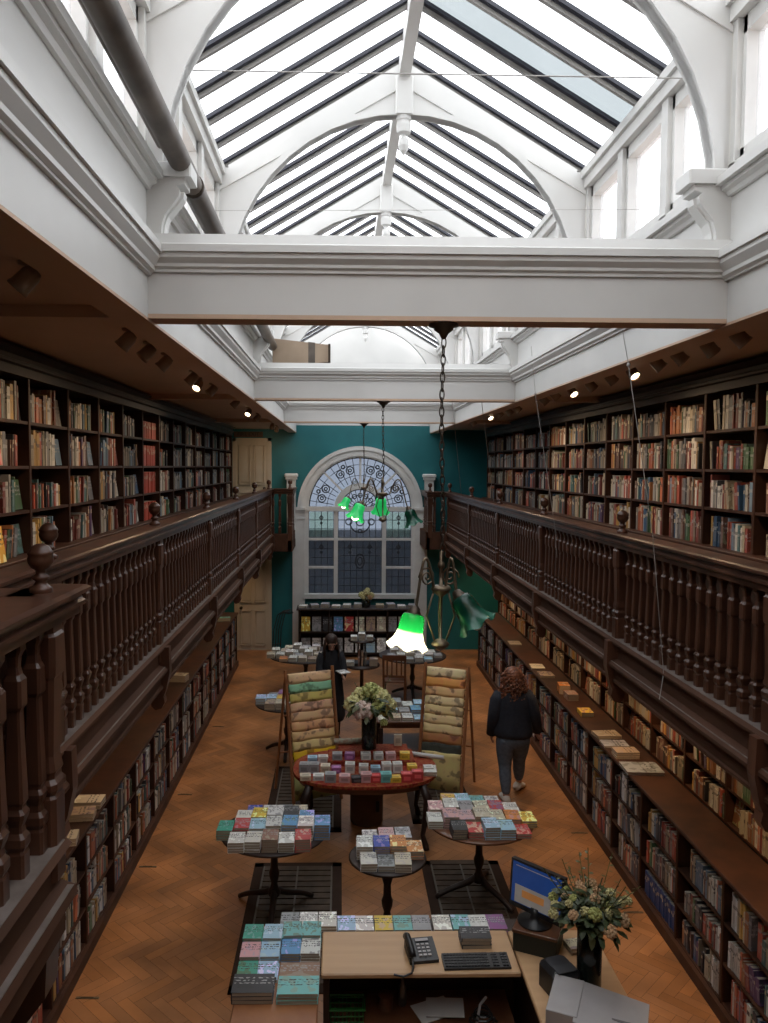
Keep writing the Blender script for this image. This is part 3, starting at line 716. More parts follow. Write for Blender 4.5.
def case(name, s, xf, depth, z0, zs, ztop, y0, y1, nb, label, cornice=0, plinth=0, top=None):
    """open bookcase along a side wall between y0,y1 with nb bays, shelves at heights zs"""
    o = empty(name, (xf, y0, z0), label, 'bookcase', None)
    L = y1-y0
    def X(a, b): return sorted((s*a, s*b))
    c = MB(); c.box(*X(depth-.02, depth), 0, L, 0, ztop-z0); c.build('back_panel', BACK, o)
    for k in range(nb+1):
        yy = L*k/nb; a, b = max(0, yy-.0175), min(L, yy+.0175)
        MB().bbox(*X(0, depth-.02), a, b, 0, ztop-z0, .003).build('upright', SHELF, o)
    for z in zs:
        MB().box(*X(.006, depth-.02), .0, L, z-z0-.022, z-z0).build('shelf', SHELF, o)
    if cornice:
        P = [(-.02, ztop), (-.02, ztop+.06), (-.045, ztop+.07), (-.045, ztop+.09), (-.02, ztop+.10), (-.02, ztop+.13), (-.08, ztop+.165), (depth, ztop+.165), (depth, ztop)]
        MB().prism([(s*a, z-z0) for a, z in P], 0, L).build('cornice', WOODB, o)
    else: MB().box(*X(0, depth), 0, L, ztop-z0-.0, ztop-z0+.02).build('top_board', SHELF, o)
    if plinth: MB().box(*X(-.03, depth-.04), 0, L, 0, plinth).build('plinth', SHELF, o)
    return o
def nth(k): return ORD[k]
MODY = [BEDGE[i] for i in range(0, 19, 3)]   # module edges
for s, side in ((-1, 'left'), (1, 'right')):
    XU = 2.99 if s > 0 else -2.19       # upper case front
    XLo = 2.86 if s > 0 else -2.10      # lower counter front
    XB = 3.26 if s > 0 else -2.42       # setback case front
    lc = MB(); lc.bbox(*sorted((XU+s*.0, XU-s*.10)), MODY[0], MODY[-1], 3.44, 3.475, .006)
    tag(lc.build('bookcase_ledge', SHELF), 'long dark wooden ledge at the foot of the %s gallery shelves' % side, 'ledge')
    ct = MB(); ct.bbox(*sorted((XLo-s*.025, XB-s*.002)), MODY[0], MODY[-1], 1.071, 1.10, .006)
    tag(ct.build('worktop', SHELF), 'long dark wooden counter top over the low %s aisle bookcases' % side, 'worktop')
    for mi in range(len(MODY)-1):
        y0, y1 = MODY[mi], MODY[mi+1]
        if y1 < 2.0: continue
        nearn = nth(mi)
        # upper gallery case
        zs = [3.47, 3.78, 4.09, 4.40]
        case('gallery_bookcase', s, XU, .26, ZG, [2.70]+zs, 4.70, y0, y1, 3, 'tall dark bookcase on the %s gallery, %s section from the near end' % (side, nearn), cornice=1)
        cb = MB(); cb.box(*sorted((XU+s*.0, XU-s*.07)), y0+.005, y1-.005, ZG+.002, 3.438); 
        for k in range(3): 
            a = y0+(y1-y0)*k/3
            cb.box(*sorted((XU-s*.07, XU-s*.085)), a+.03, a+.78, ZG+.06, 3.38)
        tag(cb.build('base_cupboard', WOODB), 'dark panelled base cupboard below the %s gallery bookcase, %s section from the near end' % (side, nearn), 'cupboard')
        case('counter_bookcase', s, XLo, .34 if s > 0 else .30, 0, [.11, .42, .73], 1.05, y0, y1, 3, 'low dark counter bookcase along the %s aisle, %s section from the near end' % (side, nearn), plinth=.10)
        zb = [1.12, 1.42, 1.72, 2.02]
        case('wall_bookcase', s, XB, WRX-.02-XB if s > 0 else .12, 1.10, zb, 2.34, y0, y1, 3, 'wall bookcase above the %s counter under the gallery, %s section from the near end' % (side, nearn))
        for k in range(3):
            a, b = y0+(y1-y0)*k/3+.02, y0+(y1-y0)*(k+1)/3-.02
            bay = mi*3+k
            wb = '%s bay' % nth(bay)
            for r, z in enumerate(zs):
                rown = ['bottom', 'second', 'third', 'top'][r]
                fx = None
                if s < 0 and bay in (9,) : fx = ((.42, .07, .04), 'orange-red')
                fl = random.uniform(.62, .86) if s < 0 else random.uniform(.82, .98)
                shelf_books(s, XU, a, b, z, .275, fl, '%s row, %s, %s gallery shelves' % (rown, wb, side), WU, .17, fixed=fx)
            for r, z in enumerate([.11, .42, .73]):
                rown = ['floor-level', 'middle', 'upper'][r]
                fx = ((.025, .05, .14), 'navy') if (s > 0 and r == 0 and bay in (6,)) else None
                shelf_books(s, XLo+s*.012, a, b, z, .275, random.uniform(.85, .99), '%s row, %s, %s counter case' % (rown, wb, side), WLOW, .18, fixed=fx)
            for r, z in enumerate(zb):
                rown = ['bottom', 'second', 'third', 'top'][r]
                shelf_books(s, XB, a, b, z, .265, random.uniform(.75, .97), '%s row, %s, %s under-gallery case' % (rown, wb, side), WARMW, .11 if s < 0 else .17)

# book geometry: unit book, spine at y=0, front cover at +x, height z
def book_mesh(name):
    m = MB().mat(COVER)
    m.box(-.5, -.455, 0, 1, 0, 1); m.box(.455, .5, 0, 1, 0, 1)
    m.add([(-.455, 0, 0), (.455, 0, 0), (.455, 0, 1), (-.455, 0, 1), (-.455, .03, 0), (.455, .03, 0), (.455, .03, 1), (-.455, .03, 1)], [(0, 1, 2, 3), (0, 4, 5, 1), (3, 2, 6, 7), (4, 7, 6, 5)])
    m.mat(PAGES).box(-.455, .455, .03, .98, .012, .988)
    return m.mesh(name)
BKM = book_mesh('book')
def proj(p):
    d = Vector(p)-Vector((0, 0, CAMZ)); z = d.dot(_f)
    if z < .2: return None
    return 358+800*d.dot(_r2)/z, 511.5-800*d.dot(_u2)/z, z
CC = Vector((0, 0, CAMZ))
def put_book(b, name, label, cat, group):
    o = bpy.data.objects.new(name, BKM); COL.objects.link(o)
    o.location = b['p']; o.rotation_euler = b['e']; o.scale = b['d']; o.color = (*b['c'], 1)
    return tag(o, label, cat, group)
vis = []
for b in BOOKS:
    q = proj((b['p'][0], b['p'][1], b['p'][2]+b['d'][2]/2))
    if q is None or not (4 < q[0] < 764 and 4 < q[1] < 1018): b['a'] = -1; continue
    sx = abs(b['p'][0]); wd_ = b['d'][0] if not b.get('fo') else .13
    b['a'] = wd_*b['d'][2]*(abs(b['p'][0])/q[2])/q[2]**2
    if b['w'].endswith('left under-gallery case') : b['a'] *= .1
    if b['w'].endswith('left counter case') and b['p'][1] < 6.2: b['a'] *= .15
    if b['w'].endswith('right under-gallery case') and b['p'][2] > 1.6: b['a'] *= .25
order = sorted(BOOKS, key=lambda b: -b['a'])
NSOLO = 290
for b in order[:NSOLO]:
    if b.get('fo'): lab = '%s book standing face out, %s' % (b['n'], b['w'])
    else: lab = '%s spine, %s from near end, %s' % (b['n'], nth(min(b['i'], 33)), b['w'])
    put_book(b, 'shelved_book', lab, 'book', 'books in ' + b['w'])
rest = MB().mat(TINT)
for b in order[NSOLO:]:
    q = proj(b['p'])
    if q is None or q[0] < -60 or q[0] > 830 or q[1] > 1100: continue
    M = Matrix.Translation(b['p'])@Euler(b['e']).to_matrix().to_4x4()@Matrix.Diagonal((*b['d'], 1))
    c = b['c']
    rest.box(-.5, .5, 0, 1, 0, 1, c, M)
    if not b.get('fo'):                      # label band on the spine
        k = random.uniform(.55, .8); e = .002/b['d'][1]
        bc = (.5, .42, .3) if sum(c) < .6 else (.08, .06, .05)
        rest.add([M@Vector(v) for v in ((-.36, -e, k), (.36, -e, k), (.36, -e, k+.14), (-.36, -e, k+.14))], [(0, 1, 2, 3)], bc)
    rest.add([M@Vector(v) for v in ((-.38, .06, 1.003), (.38, .06, 1.003), (.38, .96, 1.003), (-.38, .96, 1.003))], [(0, 1, 2, 3)], (.40, .34, .27))
tag(rest.build('shelved_books'), 'the remaining rows of books filling the wall shelves of both storeys', 'books', None, 'stuff')

# ---------------------------------------------------------------- table books
TB = []
COLS = dict(white=(.66, .64, .60), red=(.50, .05, .05), green=(.06, .33, .24), yellow=(.72, .48, .06), blue=(.12, .32, .58), sky=(.36, .56, .70), navy=(.03, .06, .38), black=(.03, .03, .035),
            pink=(.62, .36, .36), brown=(.28, .15, .10), orange=(.62, .24, .06), grey=(.32, .32, .33), cream=(.58, .50, .38), teal=(.18, .48, .46), purple=(.28, .10, .26), tan=(.45, .33, .22))
def pile(x, y, z, n_, cname, where, w_=.128, h_=.195, t=.022, rz=0, cat='paperback', group=None, pos=None):
    c = COLS[cname]; zz = z; tt = 0
    for k in range(n_):
        TB.append(dict(x=x+random.uniform(-.003, .003), y=y+random.uniform(-.003, .003), z=zz, t=t, w=w_, h=h_, rz=rz+random.uniform(-.03, .03), c=tuple(min(.8, v*random.uniform(.96, 1.04)) for v in c),
                       cn=cname, where=where, k=k, n=n_, cat=cat, group=group, top=(k == n_-1), pos=pos))
        zz += t+.0006
    return zz
def flush_books():
    from collections import Counter
    for b in TB:
        q = proj((b['x'], b['y'], b['z'])); b['a'] = 0 if q is None else (b['w']*b['h'] if b['top'] else b['t']*b['w'])/q[2]**2*(1 if -5 < q[0] < 770 and q[1] < 1030 else .01)
        if b['cat'] == 'book' or b['top']: b['a'] *= 3
    TB.sort(key=lambda b: -b['a'])
    stf = MB()
    for b in TB[296:]:
        M = Matrix.Translation((b['x'], b['y'], b['z']+b['t']/2))@Matrix.Rotation(b['rz'], 4, 'Z')
        stf.mat(TINT); w2, h2, t2 = b['w']/2, b['h']/2, b['t']/2
        stf.box(-w2, w2, -h2, h2, -t2, -t2*.84, b['c'], M); stf.box(-w2, w2, -h2, h2, t2*.84, t2, b['c'], M); stf.box(-w2, -w2+.002, -h2, h2, -t2*.84, t2*.84, b['c'], M)
        stf.mat(PAGES).box(-w2+.002, w2-.004, -h2+.003, h2-.003, -t2*.84, t2*.84, None, M)
    tag(stf.build('stacked_books'), 'the remaining small books inside the piles on tables and counters', 'books', None, 'stuff')
    for b in TB[:296]:
        M = Euler((0, -pi/2, b['rz']-pi/2)).to_matrix()
        # centre the cover: local y spans 0..w (-> +x), z spans 0..h (-> +y)
        off = M@Vector((0, b['w']/2, b['h']/2))
        o = bpy.data.objects.new('stacked_book', BKM); COL.objects.link(o)
        o.location = (b['x']-off.x, b['y']-off.y, b['z']+b['t']/2+.0004)
        o.rotation_euler = (0, -pi/2, b['rz']-pi/2); o.scale = (b['t'], b['w'], b['h']); o.color = (*b['c'], 1)
        if b['n'] == 1: what = '%s book' % b['cn']
        else: what = '%s book %s' % ('topmost '+b['cn'] if b['top'] else 'bottom '+b['cn'] if b['k'] == 0 else b['cn'], '' if b['top'] or b['k'] == 0 else nth(b['k'])+' up'); what = what.strip()
        tag(o, '%s, %s%s' % (what, (b['pos']+', ') if b['pos'] else '', b['where']), b['cat'], b['group'])

def leg_curve(ang, R, z1, z0=.02, r0=.032, r1=.022):
    pts = []
    for t in [0, .15, .3, .45, .6, .75, .9, 1]:
        rr = .03+(R-.03)*t; z = z1*(1-t)**1.6+z0+(.06*sin(pi*t)*t)
        pts.append((rr*cos(ang), rr*sin(ang), z))
    return MB().tube(pts, [r0+(r1-r0)*i/7 for i in range(8)], 8)
def round_table(x, y, r, label, edge=MAHT, rot=.3, legR=.38, top=WOODB, z=.75):
    o = empty('pedestal_table', (x, y, 0), label, 'table')
    MB().lathe([(0, z-.03), (r-.03, z-.03), (r-.008, z-.024), (r, z-.014), (r-.003, z-.004), (r-.012, z), (0, z)], 48).build('tabletop', edge, o, True)
    MB().lathe([(.03, .12), (.055, .14), (.06, .18), (.035, .22), (.028, .26), (.045, .31), (.05, .36), (.035, .40), (.032, .50), (.05, .56), (.05, .60), (.035, .62), (.06, .68), (.07, z-.03)], 16).build('pedestal', WOODB, o, True)
    for k in range(3): leg_curve(rot+k*2*pi/3, legR, .16).build('leg', WOODB, o, True)
    return o
T1 = round_table(-.595, 7.2, .49, 'round dark pedestal table covered with book piles, left in the foreground', WOODB, -pi/2, .40)
T2 = round_table(.42, 6.70, .335, 'small round pedestal table between the two larger book tables', WOODB, .2, .26)
T3 = round_table(1.34, 7.42, .51, 'round pedestal table with reddish rim covered with book piles, right in the foreground', MAHT, -.9, .42)
T5 = round_table(-.74, 11.2, .45, 'round dark table half hidden behind the left paper rack', WOODB, .5, .36)
T6 = round_table(-.60, 14.1, .66, 'large round table piled with books near the far cream door', WOODB, .5, .4)
T7 = round_table(1.30, 14.05, .60, 'large round table piled with books right of the chair back', WOODB, .5, .4)

def rowname(r, nr): return ['front row', 'second row', 'third row', 'back row', 'rearmost row'][r] if nr > 1 else ''
def layout(cx, cy, rows, where, dx=.137, z=.75):
    nr = len(rows)
    for r, (yo, xo, cells) in enumerate(rows):
        for k, (cn, n_) in enumerate(cells):
            pile(cx+xo*1.07+k*dx*1.06, cy+yo*1.08+random.uniform(-.008, .008), z, n_, cn, where, .137, .212, pos='%s, %s from left' % (rowname(r, nr), nth(k)), rz=random.uniform(-.04, .04), group='book piles '+where)
layout(-.595, 7.2, [(-.30, -.28, [('white', 4), ('white', 4), ('brown', 5), ('white', 4), ('red', 5)]),
                     (-.09, -.40, [('green', 4), ('red', 5), ('sky', 5), ('white', 6), ('blue', 6), ('white', 6), ('blue', 6)]),
                     (.115, -.27, [('white', 4), ('yellow', 5), ('white', 6), ('black', 6), ('blue', 4)]),
                     (.32, -.20, [('navy', 2), ('white', 2), ('grey', 2), ('cream', 2)])], 'left round table')
layout(.42, 6.70, [(-.16, -.16, [('white', 3), ('grey', 2), ('cream', 3)]), (.045, -.185, [('white', 5), ('navy', 5), ('orange', 5), ('orange', 3)]), (.235, -.13, [('white', 3), ('pink', 4), ('grey', 4)])], 'small middle table')
layout(1.34, 7.42, [(-.30, -.23, [('black', 4), ('red', 3), ('sky', 5), ('sky', 4), ('red', 2)]),
                   (-.10, -.41, [('white', 3), ('pink', 5), ('pink', 4), ('cream', 5), ('cream', 4), ('orange', 4), ('yellow', 3)]),
                   (.10, -.38, [('pink', 4), ('white', 5), ('grey', 4), ('cream', 4), ('red', 4), ('white', 3)]),
                   (.30, -.24, [('yellow', 3), ('sky', 3), ('teal', 2), ('white', 2)])], 'right round table')
layout(-.74, 11.2, [(-.24, -.20, [('tan', 4), ('cream', 4), ('white', 4)]), (-.02, -.34, [('sky', 4), ('sky', 4), ('yellow', 4), ('white', 3)]), (.2, -.2, [('grey', 2), ('purple', 4), ('white', 2)])], 'half hidden left table')
layout(-.60, 14.1, [(-.42, -.34, [('orange', 2), ('white', 3), ('cream', 3), ('tan', 2), ('white', 2)]), (-.18, -.56, [('cream', 3), ('white', 3), ('white', 5), ('grey', 2), ('white', 5), ('cream', 3), ('white', 4)]),
                    (.06, -.50, [('white', 4), ('cream', 3), ('white', 2), ('white', 5), ('cream', 4)]), (.3, -.3, [('cream', 3), ('white', 5), ('grey', 3), ('white', 4)])], 'far left round table', .155)
layout(1.30, 14.05, [(-.38, -.24, [('white', 2), ('grey', 2), ('white', 3), ('sky', 2)]), (-.14, -.36, [('grey', 2), ('white', 3), ('cream', 4), ('white', 2), ('white', 3), ('grey', 2)]),
                     (.1, -.30, [('white', 4), ('cream', 3), ('grey', 3), ('white', 2), ('white', 2)])], 'far right round table', .155)
# rectangular book table, middle right
t8 = empty('side_table', (.95, 10.75, 0), 'rectangular wooden table with book piles left of the right paper rack', 'table')
MB().bbox(-.46, .46, -.42, .42, .72, .75, .01).build('tabletop', MAHT, t8); MB().box(-.40, .40, -.36, .36, .64, .72).build('apron', MAHT, t8); MB().box(-.40, .40, -.36, .36, .30, .33).build('lower_shelf', MAHT, t8)
for sx in (-1, 1):
    for sy in (-1, 1): MB().lathe([(.02, 0), (.03, .1), (.03, .64)], 8, Matrix.Translation((sx*.4, sy*.36, 0)), True).build('leg', WOODB, t8)
layout(.95, 10.75, [(-.28, -.34, [('cream', 1), ('tan', 2), ('white', 2), ('sky', 1), ('white', 2)]), (-.03, -.36, [('white', 2), ('sky', 3), ('grey', 2), ('blue', 3), ('white', 4), ('cream', 3)]), (.22, -.30, [('white', 1), ('grey', 4), ('white', 2), ('sky', 3), ('white', 5)])], 'rectangular table', .15)

# two-tier stand
ts = empty('tiered_stand', (.37, 13.1, 0), 'dark two-tier round stand carrying small books behind the big bouquet', 'stand')
MB().lathe([(.16, 0), (.16, .03), (.03, .05), (.03, .78), (.29, .79), (.30, .80), (.30, .82), (.03, .825), (.03, 1.20), (.22, 1.21), (.23, 1.235), (0, 1.235)], 32).build('column', WOODB, ts, True)
for k, (dx, dy) in enumerate(((-.13, -.03), (0, -.02), (.13, -.03), (0, .12))): pile(.37+dx, 13.1+dy, 1.236, 3 if k != 1 else 5, 'white', 'on the upper tier of the stand', .11, .15, pos=nth(k)+' from left' if k < 3 else 'at the back')
for k, (dx, c) in enumerate(((-.19, 'white'), (.19, 'tan'))): pile(.37+dx, 13.02, .826, 3+k*2, c, 'on the lower tier of the stand', .13, .17, pos=['left side', 'right side'][k])
for k in range(3):
    o = bpy.data.objects.new('upright_book', BKM); COL.objects.link(o); o.location = (.32+k*.05, 12.93, .827); o.scale = (.028, .13, .26-.02*k); o.color = (*[(.2, .1, .07, 1), (.45, .3, .2, 1), (.12, .1, .08, 1)][k][:3], 1); o.rotation_euler = (0, .03*k, 0)
    tag(o, '%s book standing upright on the lower tier of the round stand' % ['dark red', 'tan', 'black'][k], 'book')

# wooden chair
ch = empty('wooden_chair', (.93, 13.35, 0), 'brown slatted-back wooden chair by the far right table', 'chair', rz=-.12)
MB().bbox(-.2, .2, 0, .40, .43, .46, .01).build('seat', MAHT, ch)
for sx in (-1, 1):
    MB().tube([(sx*.18, 0, 0), (sx*.18, 0, .45), (sx*.185, -.05, .90)], .02, 8).build('rear_leg', MAHT, ch); MB().tube([(sx*.18, .37, 0), (sx*.18, .37, .44)], .018, 8).build('front_leg', MAHT, ch)
MB().box(-.2, .2, -.065, -.04, .83, .92).build('top_rail', MAHT, ch); MB().box(-.18, .18, -.03, -.01, .53, .57).build('lower_rail', MAHT, ch)
for k in range(4): MB().tube([(-.12+k*.08, -.02, .55), (-.12+k*.08, -.05, .84)], .014, 6).build('slat', MAHT, ch)

# far console with face-out books
cs = empty('display_bookcase', (.40, 16.95, 0), 'low black display bookcase beneath the arched window', 'bookcase')
MB().bbox(-1.32, 1.32, -.04, .45, 1.02, 1.06, .01).build('top_board', WOODB, cs); MB().box(-1.28, 1.28, .40, .43, 0, 1.02).build('back_panel', WOODB, cs)
for k in range(5): MB().box(-1.28+k*.633, -1.25+k*.633, 0, .40, 0, 1.02).build('upright', WOODB, cs)
for z in (.06, .52): MB().box(-1.28, 1.28, 0, .40, z, z+.03).build('shelf', WOODB, cs)
for r, (z, cl) in enumerate(((.56, ['yellow', 'grey', 'black', 'blue', 'red', 'cream', 'tan', 'cream', 'grey', 'white', 'grey']), (.10, ['grey', 'white', 'white', 'grey', 'white', 'white', 'sky', 'white', 'grey', 'white', 'cream']))):
    for k, cn in enumerate(cl):
        x = -.83+.40-.03+k*.222; x = -.80+k*.232-.0
        big = .20
        TBx = bpy.data.objects.new('displayed_book', BKM); COL.objects.link(TBx)
        TBx.rotation_euler = (0, .15, pi/2); TBx.scale = (.02, .19, .31); TBx.location = (x-0+.085+.40-.40, 16.99, z); TBx.color = (*COLS[cn], 1)
        TBx.location = (x+.17, 16.99, z)
        tag(TBx, '%s book shown face out, %s row of the black display bookcase, %s from left' % (cn, ['upper', 'lower'][r], nth(k)), 'book', 'face-out books under the window')
for k, cn in enumerate(['white', 'grey', 'grey', 'white', 'white', 'grey', 'grey', 'tan', 'grey', 'white', 'grey']):
    xx = -.78+k*.235
    if abs(xx-.55) < .1: continue
    pile(xx, 17.12, 1.061, 2+k % 3, cn, 'on top of the display bookcase', .17, .24, .02, rz=random.uniform(-.2, .2), pos=nth(k)+' from left')

# counter-top piles
for x, y, cn, n_, w_, h_, t in [(2.98, 13.4, 'tan', 1, .2, .28, .012), (2.97, 11.8, 'cream', 1, .2, .28, .012), (2.97, 11.3, 'tan', 2, .2, .26, .014), (2.99, 10.45, 'orange', 4, .14, .2, .028), (3.0, 10.15, 'brown', 3, .14, .2, .028),
                         (2.99, 9.5, 'yellow', 2, .15, .21, .025), (2.99, 8.72, 'tan', 2, .2, .27, .016), (2.98, 8.45, 'grey', 1, .2, .27, .016), (2.98, 8.1, 'tan', 3, .17, .24, .022), (3.0, 7.72, 'grey', 1, .28, .36, .03)]:
    pile(x, y, 1.101, n_, cn, 'on the right counter top', w_, h_, t, rz=random.uniform(-.1, .1)-(pi/2 if y < 9 else 0), cat='book', pos='beside the %s counter section from the near end' % nth(min(5, int((y-1.66)//2.435))) if False else {13.4: 'farthest away', 11.8: 'second farthest away', 11.3: 'third farthest away', 10.45: 'in the taller heap', 10.15: 'just before the tall heap', 9.5: 'bright small pair', 8.72: 'upper middle', 8.45: 'lone middle one', 8.1: 'behind the big magazine', 7.72: 'the large flat magazine'}[y])
for x, y, cn, n_, p_ in [(-2.2, 6.95, 'cream', 2, 'beside the near bracket'), (-2.2, 6.7, 'tan', 2, 'nearer of two piles'), (-2.2, 6.25, 'cream', 2, 'partly hidden by the rail'), (-2.24, 11.05, 'tan', 3, 'middle of the run'), (-2.24, 15.4, 'teal', 2, 'far end')]:
    pile(x, y, 1.101, n_, cn, 'on the left counter top', .17, .24, .03, rz=random.uniform(-.2, .2)-pi/2, cat='book', pos=p_)

# ---------------------------------------------------------------- red oval gift table
t4 = empty('oval_table', (.29, 8.75, 0), 'oval table with red patterned cover and dark cabriole legs', 'table')
K = 40; ov = [(.80*(abs(cos(2*pi*k/K))**.8)*(1 if cos(2*pi*k/K) > 0 else -1), .57*(abs(sin(2*pi*k/K))**.8)*(1 if sin(2*pi*k/K) > 0 else -1)) for k in range(K)]
MB().prism(ov, .715, .75, 'Z').build('tabletop', RED, t4); MB().prism([(x*.93, y*.93) for x, y in ov], .65, .715, 'Z').build('apron', MAHT, t4)
for sx in (-1, 1):
    for sy in (-1, 1): MB().tube([(sx*.60, sy*.38, .70), (sx*.66, sy*.42, .55), (sx*.64, sy*.41, .35), (sx*.61, sy*.39, .15), (sx*.64, sy*.42, .04), (sx*.65, sy*.43, 0)], [.045, .05, .035, .025, .035, .03], 10).build('leg', WOODB, t4, True)
rs = MB().mat(RED); rs.bbox(-.42, .56, .02, .40, .7505, .81, .01); rs.bbox(-.30, .50, .15, .40, .81, .87, .01)
o = rs.build('display_riser', None, loc=(.29, 8.75, 0)); tag(o, 'red patterned stepped riser on the oval table', 'riser')
def gift(x, y, z, w_, d, h, c, lab, grp='small gift boxes on the red table'):
    m = MB().mat(TINT); col = COLS[c]; m.box(-w_/2, w_/2, -d/2, d/2, 0, h, col); k = tuple(min(.8, v*1.6+.06) for v in col) if sum(col) < .9 else tuple(v*.62 for v in col)
    m.box(-w_*.3, w_*.3, -d*.28, d*.1, h, h+.001, k); m.box(-w_*.3, w_*.32, -d/2-.001, -d/2, h*.25, h*.7, k)
    o = m.build('gift_box', loc=(x, y, z), rot=(0, 0, random.uniform(-.08, .08))); tag(o, lab, 'box', grp)
gx = [(-.36, 'cream'), (-.22, 'white'), (-.09, 'grey'), (.06, 'pink'), (.19, 'black'), (.29, 'pink'), (.39, 'red'), (.50, 'teal'), (.60, 'yellow'), (.72, 'red'), (.84, 'red'), ]
for k, (x, c) in enumerate(gx): gift(x, 8.34+.0*k+(.06 if k < 2 or k > 9 else 0), .751, .115, .10, random.choice([.05, .07, .09]), c, '%s gift box in the front row of the red table, %s from left' % (c, nth(k)))
for k, (x, c) in enumerate([(-.38, 'grey'), (-.27, 'grey'), (-.15, 'cream'), (-.03, 'purple'), (.12, 'white'), (.27, 'white'), (.40, 'sky'), (.52, 'white'), (.64, 'white'), (.80, 'yellow'), (.98, 'white')]): gift(x, 8.60+.0*k, .751, .105, .10, random.choice([.06, .08, .10]), c, '%s gift box in the middle row of the red table, %s from left' % (c, nth(k)))
for k, (x, z, y, c) in enumerate([(-.30, .751, 8.88, 'sky'), (-.18, .751, 8.9, 'white'), (-.02, .811, 8.83, 'grey'), (.12, .811, 8.83, 'purple'), (.30, .811, 8.83, 'white'), (.44, .811, 8.83, 'white'), (.58, .811, 8.83, 'pink'), (.74, .811, 8.84, 'yellow')]): gift(x, y, z, .11, .09, .07, c, '%s gift box in the rear row of the red table, %s from left' % (c, nth(k)))
layout(.29, 8.75, [(-.16, .66, [('white', 2)])], 'at the right end of the red table')
gift(.68, 9.08, .871, .09, .03, .13, 'cream', 'cream upright box with cut-out lettering behind the yellow gift box')
rl = MB().tube([(-.16, 0, 0), (.16, .03, 0)], .035, 12).build('paper_roll', plain('printed_roll', (.45, .48, .36), .7, (.36, .22, .16), 30), loc=(.10, 9.12, .906), smooth=True); tag(rl, 'rolled patterned paper lying on the red riser left of the vase', 'roll')
st_ = MB().tube([(0, -.28, 0), (0, .28, .01)], .025, 10).build('paper_roll', PAPER, loc=(.93, 9.03, .777), rot=(0, 0, 1.25), smooth=True); tag(st_, 'white paper roll lying at the back right of the red table', 'roll')
bn = empty('storage_drum', (.32, 9.05, 0), 'brown cylindrical drum on the floor under the red table', 'drum')
MB().lathe([(.18, 0), (.19, .02), (.19, .42), (.20, .43), (.20, .46), (.17, .47), (0, .47)], 28).build('drum_body', CARD, bn, True)
MB().box(.10, .14, -.185, -.165, .18, .30).build('drum_label', plain('drum_label_black', (.015, .013, .012)), bn)

# ---------------------------------------------------------------- flowers
def bloom_mesh(r, mat, n_=26):
    m = MB().mat(mat)
    for i in range(n_):
        t = math.acos(1-1.7*(i+.5)/n_); p_ = i*2.399
        c = (r*.75*sin(t)*cos(p_), r*.75*sin(t)*sin(p_), r*.75*cos(t)); m.sphere(c, r*.33, 6, 4, jit=.15)
    m.sphere((0, 0, 0), r*.7, 8, 5)
    return m.mesh('bloom')
def leaf(m, p, d, L, w_):
    d = Vector(d).normalized(); s_ = d.cross(Vector((random.uniform(-.4, .4), random.uniform(-.4, .4), 1))).normalized(); p = Vector(p); dn = d.cross(s_)
    if dn.z > 0: dn = -dn
    vs = [p, p+d*L*.35+s_*w_, p+d*L*.75+s_*w_*.7+dn*L*.08, p+d*L+dn*L*.2, p+d*L*.75-s_*w_*.7+dn*L*.08, p+d*L*.35-s_*w_, p+d*L*.45+dn*L*-.03]
    m.add(vs, [(0, 1, 6), (1, 2, 6), (2, 3, 6), (3, 4, 6), (4, 5, 6), (5, 0, 6)])
def bouquet(x, y, z, vase, blooms, spread, h, nleaf, label, vlabel, leafL=.09, twigs=0):
    o = empty('flower_vase', (x, y, z), label, 'flowers')
    if vase[0] == 'cyl':
        r, hh = vase[1], vase[2]; MB().lathe([(0, 0), (r*.95, 0), (r, .01), (r, hh-.004), (r-.004, hh), (r-.01, hh), (r-.01, .03), (0, .03)], 28).build('vase', DGLASS, o, True)
    else:
        r, hh = vase[1], vase[2]; MB().lathe([(0, 0), (r*.8, 0), (r, hh*.3), (r, hh*.7), (r*.8, hh), (r*.75, hh-.01), (r*.7, .02), (0, .02)], 20).build('vase', DGLASS, o, True)
    lv = MB(); zt = hh
    for i in range(nleaf):
        a = random.uniform(0, 2*pi); q = random.uniform(.1, 1)
        p_ = (spread*q*cos(a)*.8, spread*q*sin(a)*.8, zt+random.uniform(.05, .75)*h*(1-.3*q)); d = (cos(a), sin(a), random.uniform(-.7, .6))
        lv.mat(LEAFM if random.random() < .75 else LEAFY); leaf(lv, p_, d, leafL*random.uniform(.7, 1.4), leafL*.3)
    for i in range(16+twigs*0):
        a = random.uniform(0, 2*pi); q = random.uniform(.2, .9); lv.mat(LEAFM).tube([(0, 0, zt-.08), (spread*q*.4*cos(a), spread*q*.4*sin(a), zt+h*.35), (spread*q*cos(a), spread*q*sin(a), zt+h*.75)], .004, 5)
    for i in range(twigs):
        a = random.uniform(0, 2*pi); R = spread*random.uniform(.7, 1.25); top_ = zt+h*random.uniform(.9, 1.5)
        lv.mat(LEAFY).tube([(0, 0, zt), (R*.5*cos(a), R*.5*sin(a), zt+h*.5), (R*cos(a), R*sin(a), top_)], .003, 4)
        for k in range(7):
            t = .5+.5*k/7; leaf(lv, (R*t*cos(a), R*t*sin(a), zt+h*.5+(top_-zt-h*.5)*(t-.5)*2), (random.uniform(-1, 1), random.uniform(-1, 1), .3), .035, .01)
    f = lv.build('foliage', None, o); f['kind'] = 'stuff'
    for (dx, dy, dz, r, mt) in blooms:
        b_ = link('bloom', bloom_mesh(r, mt, 22), o, (dx, dy, zt+dz), (random.uniform(-.3, .3), random.uniform(-.3, .3), random.uniform(0, 3)))
    return o
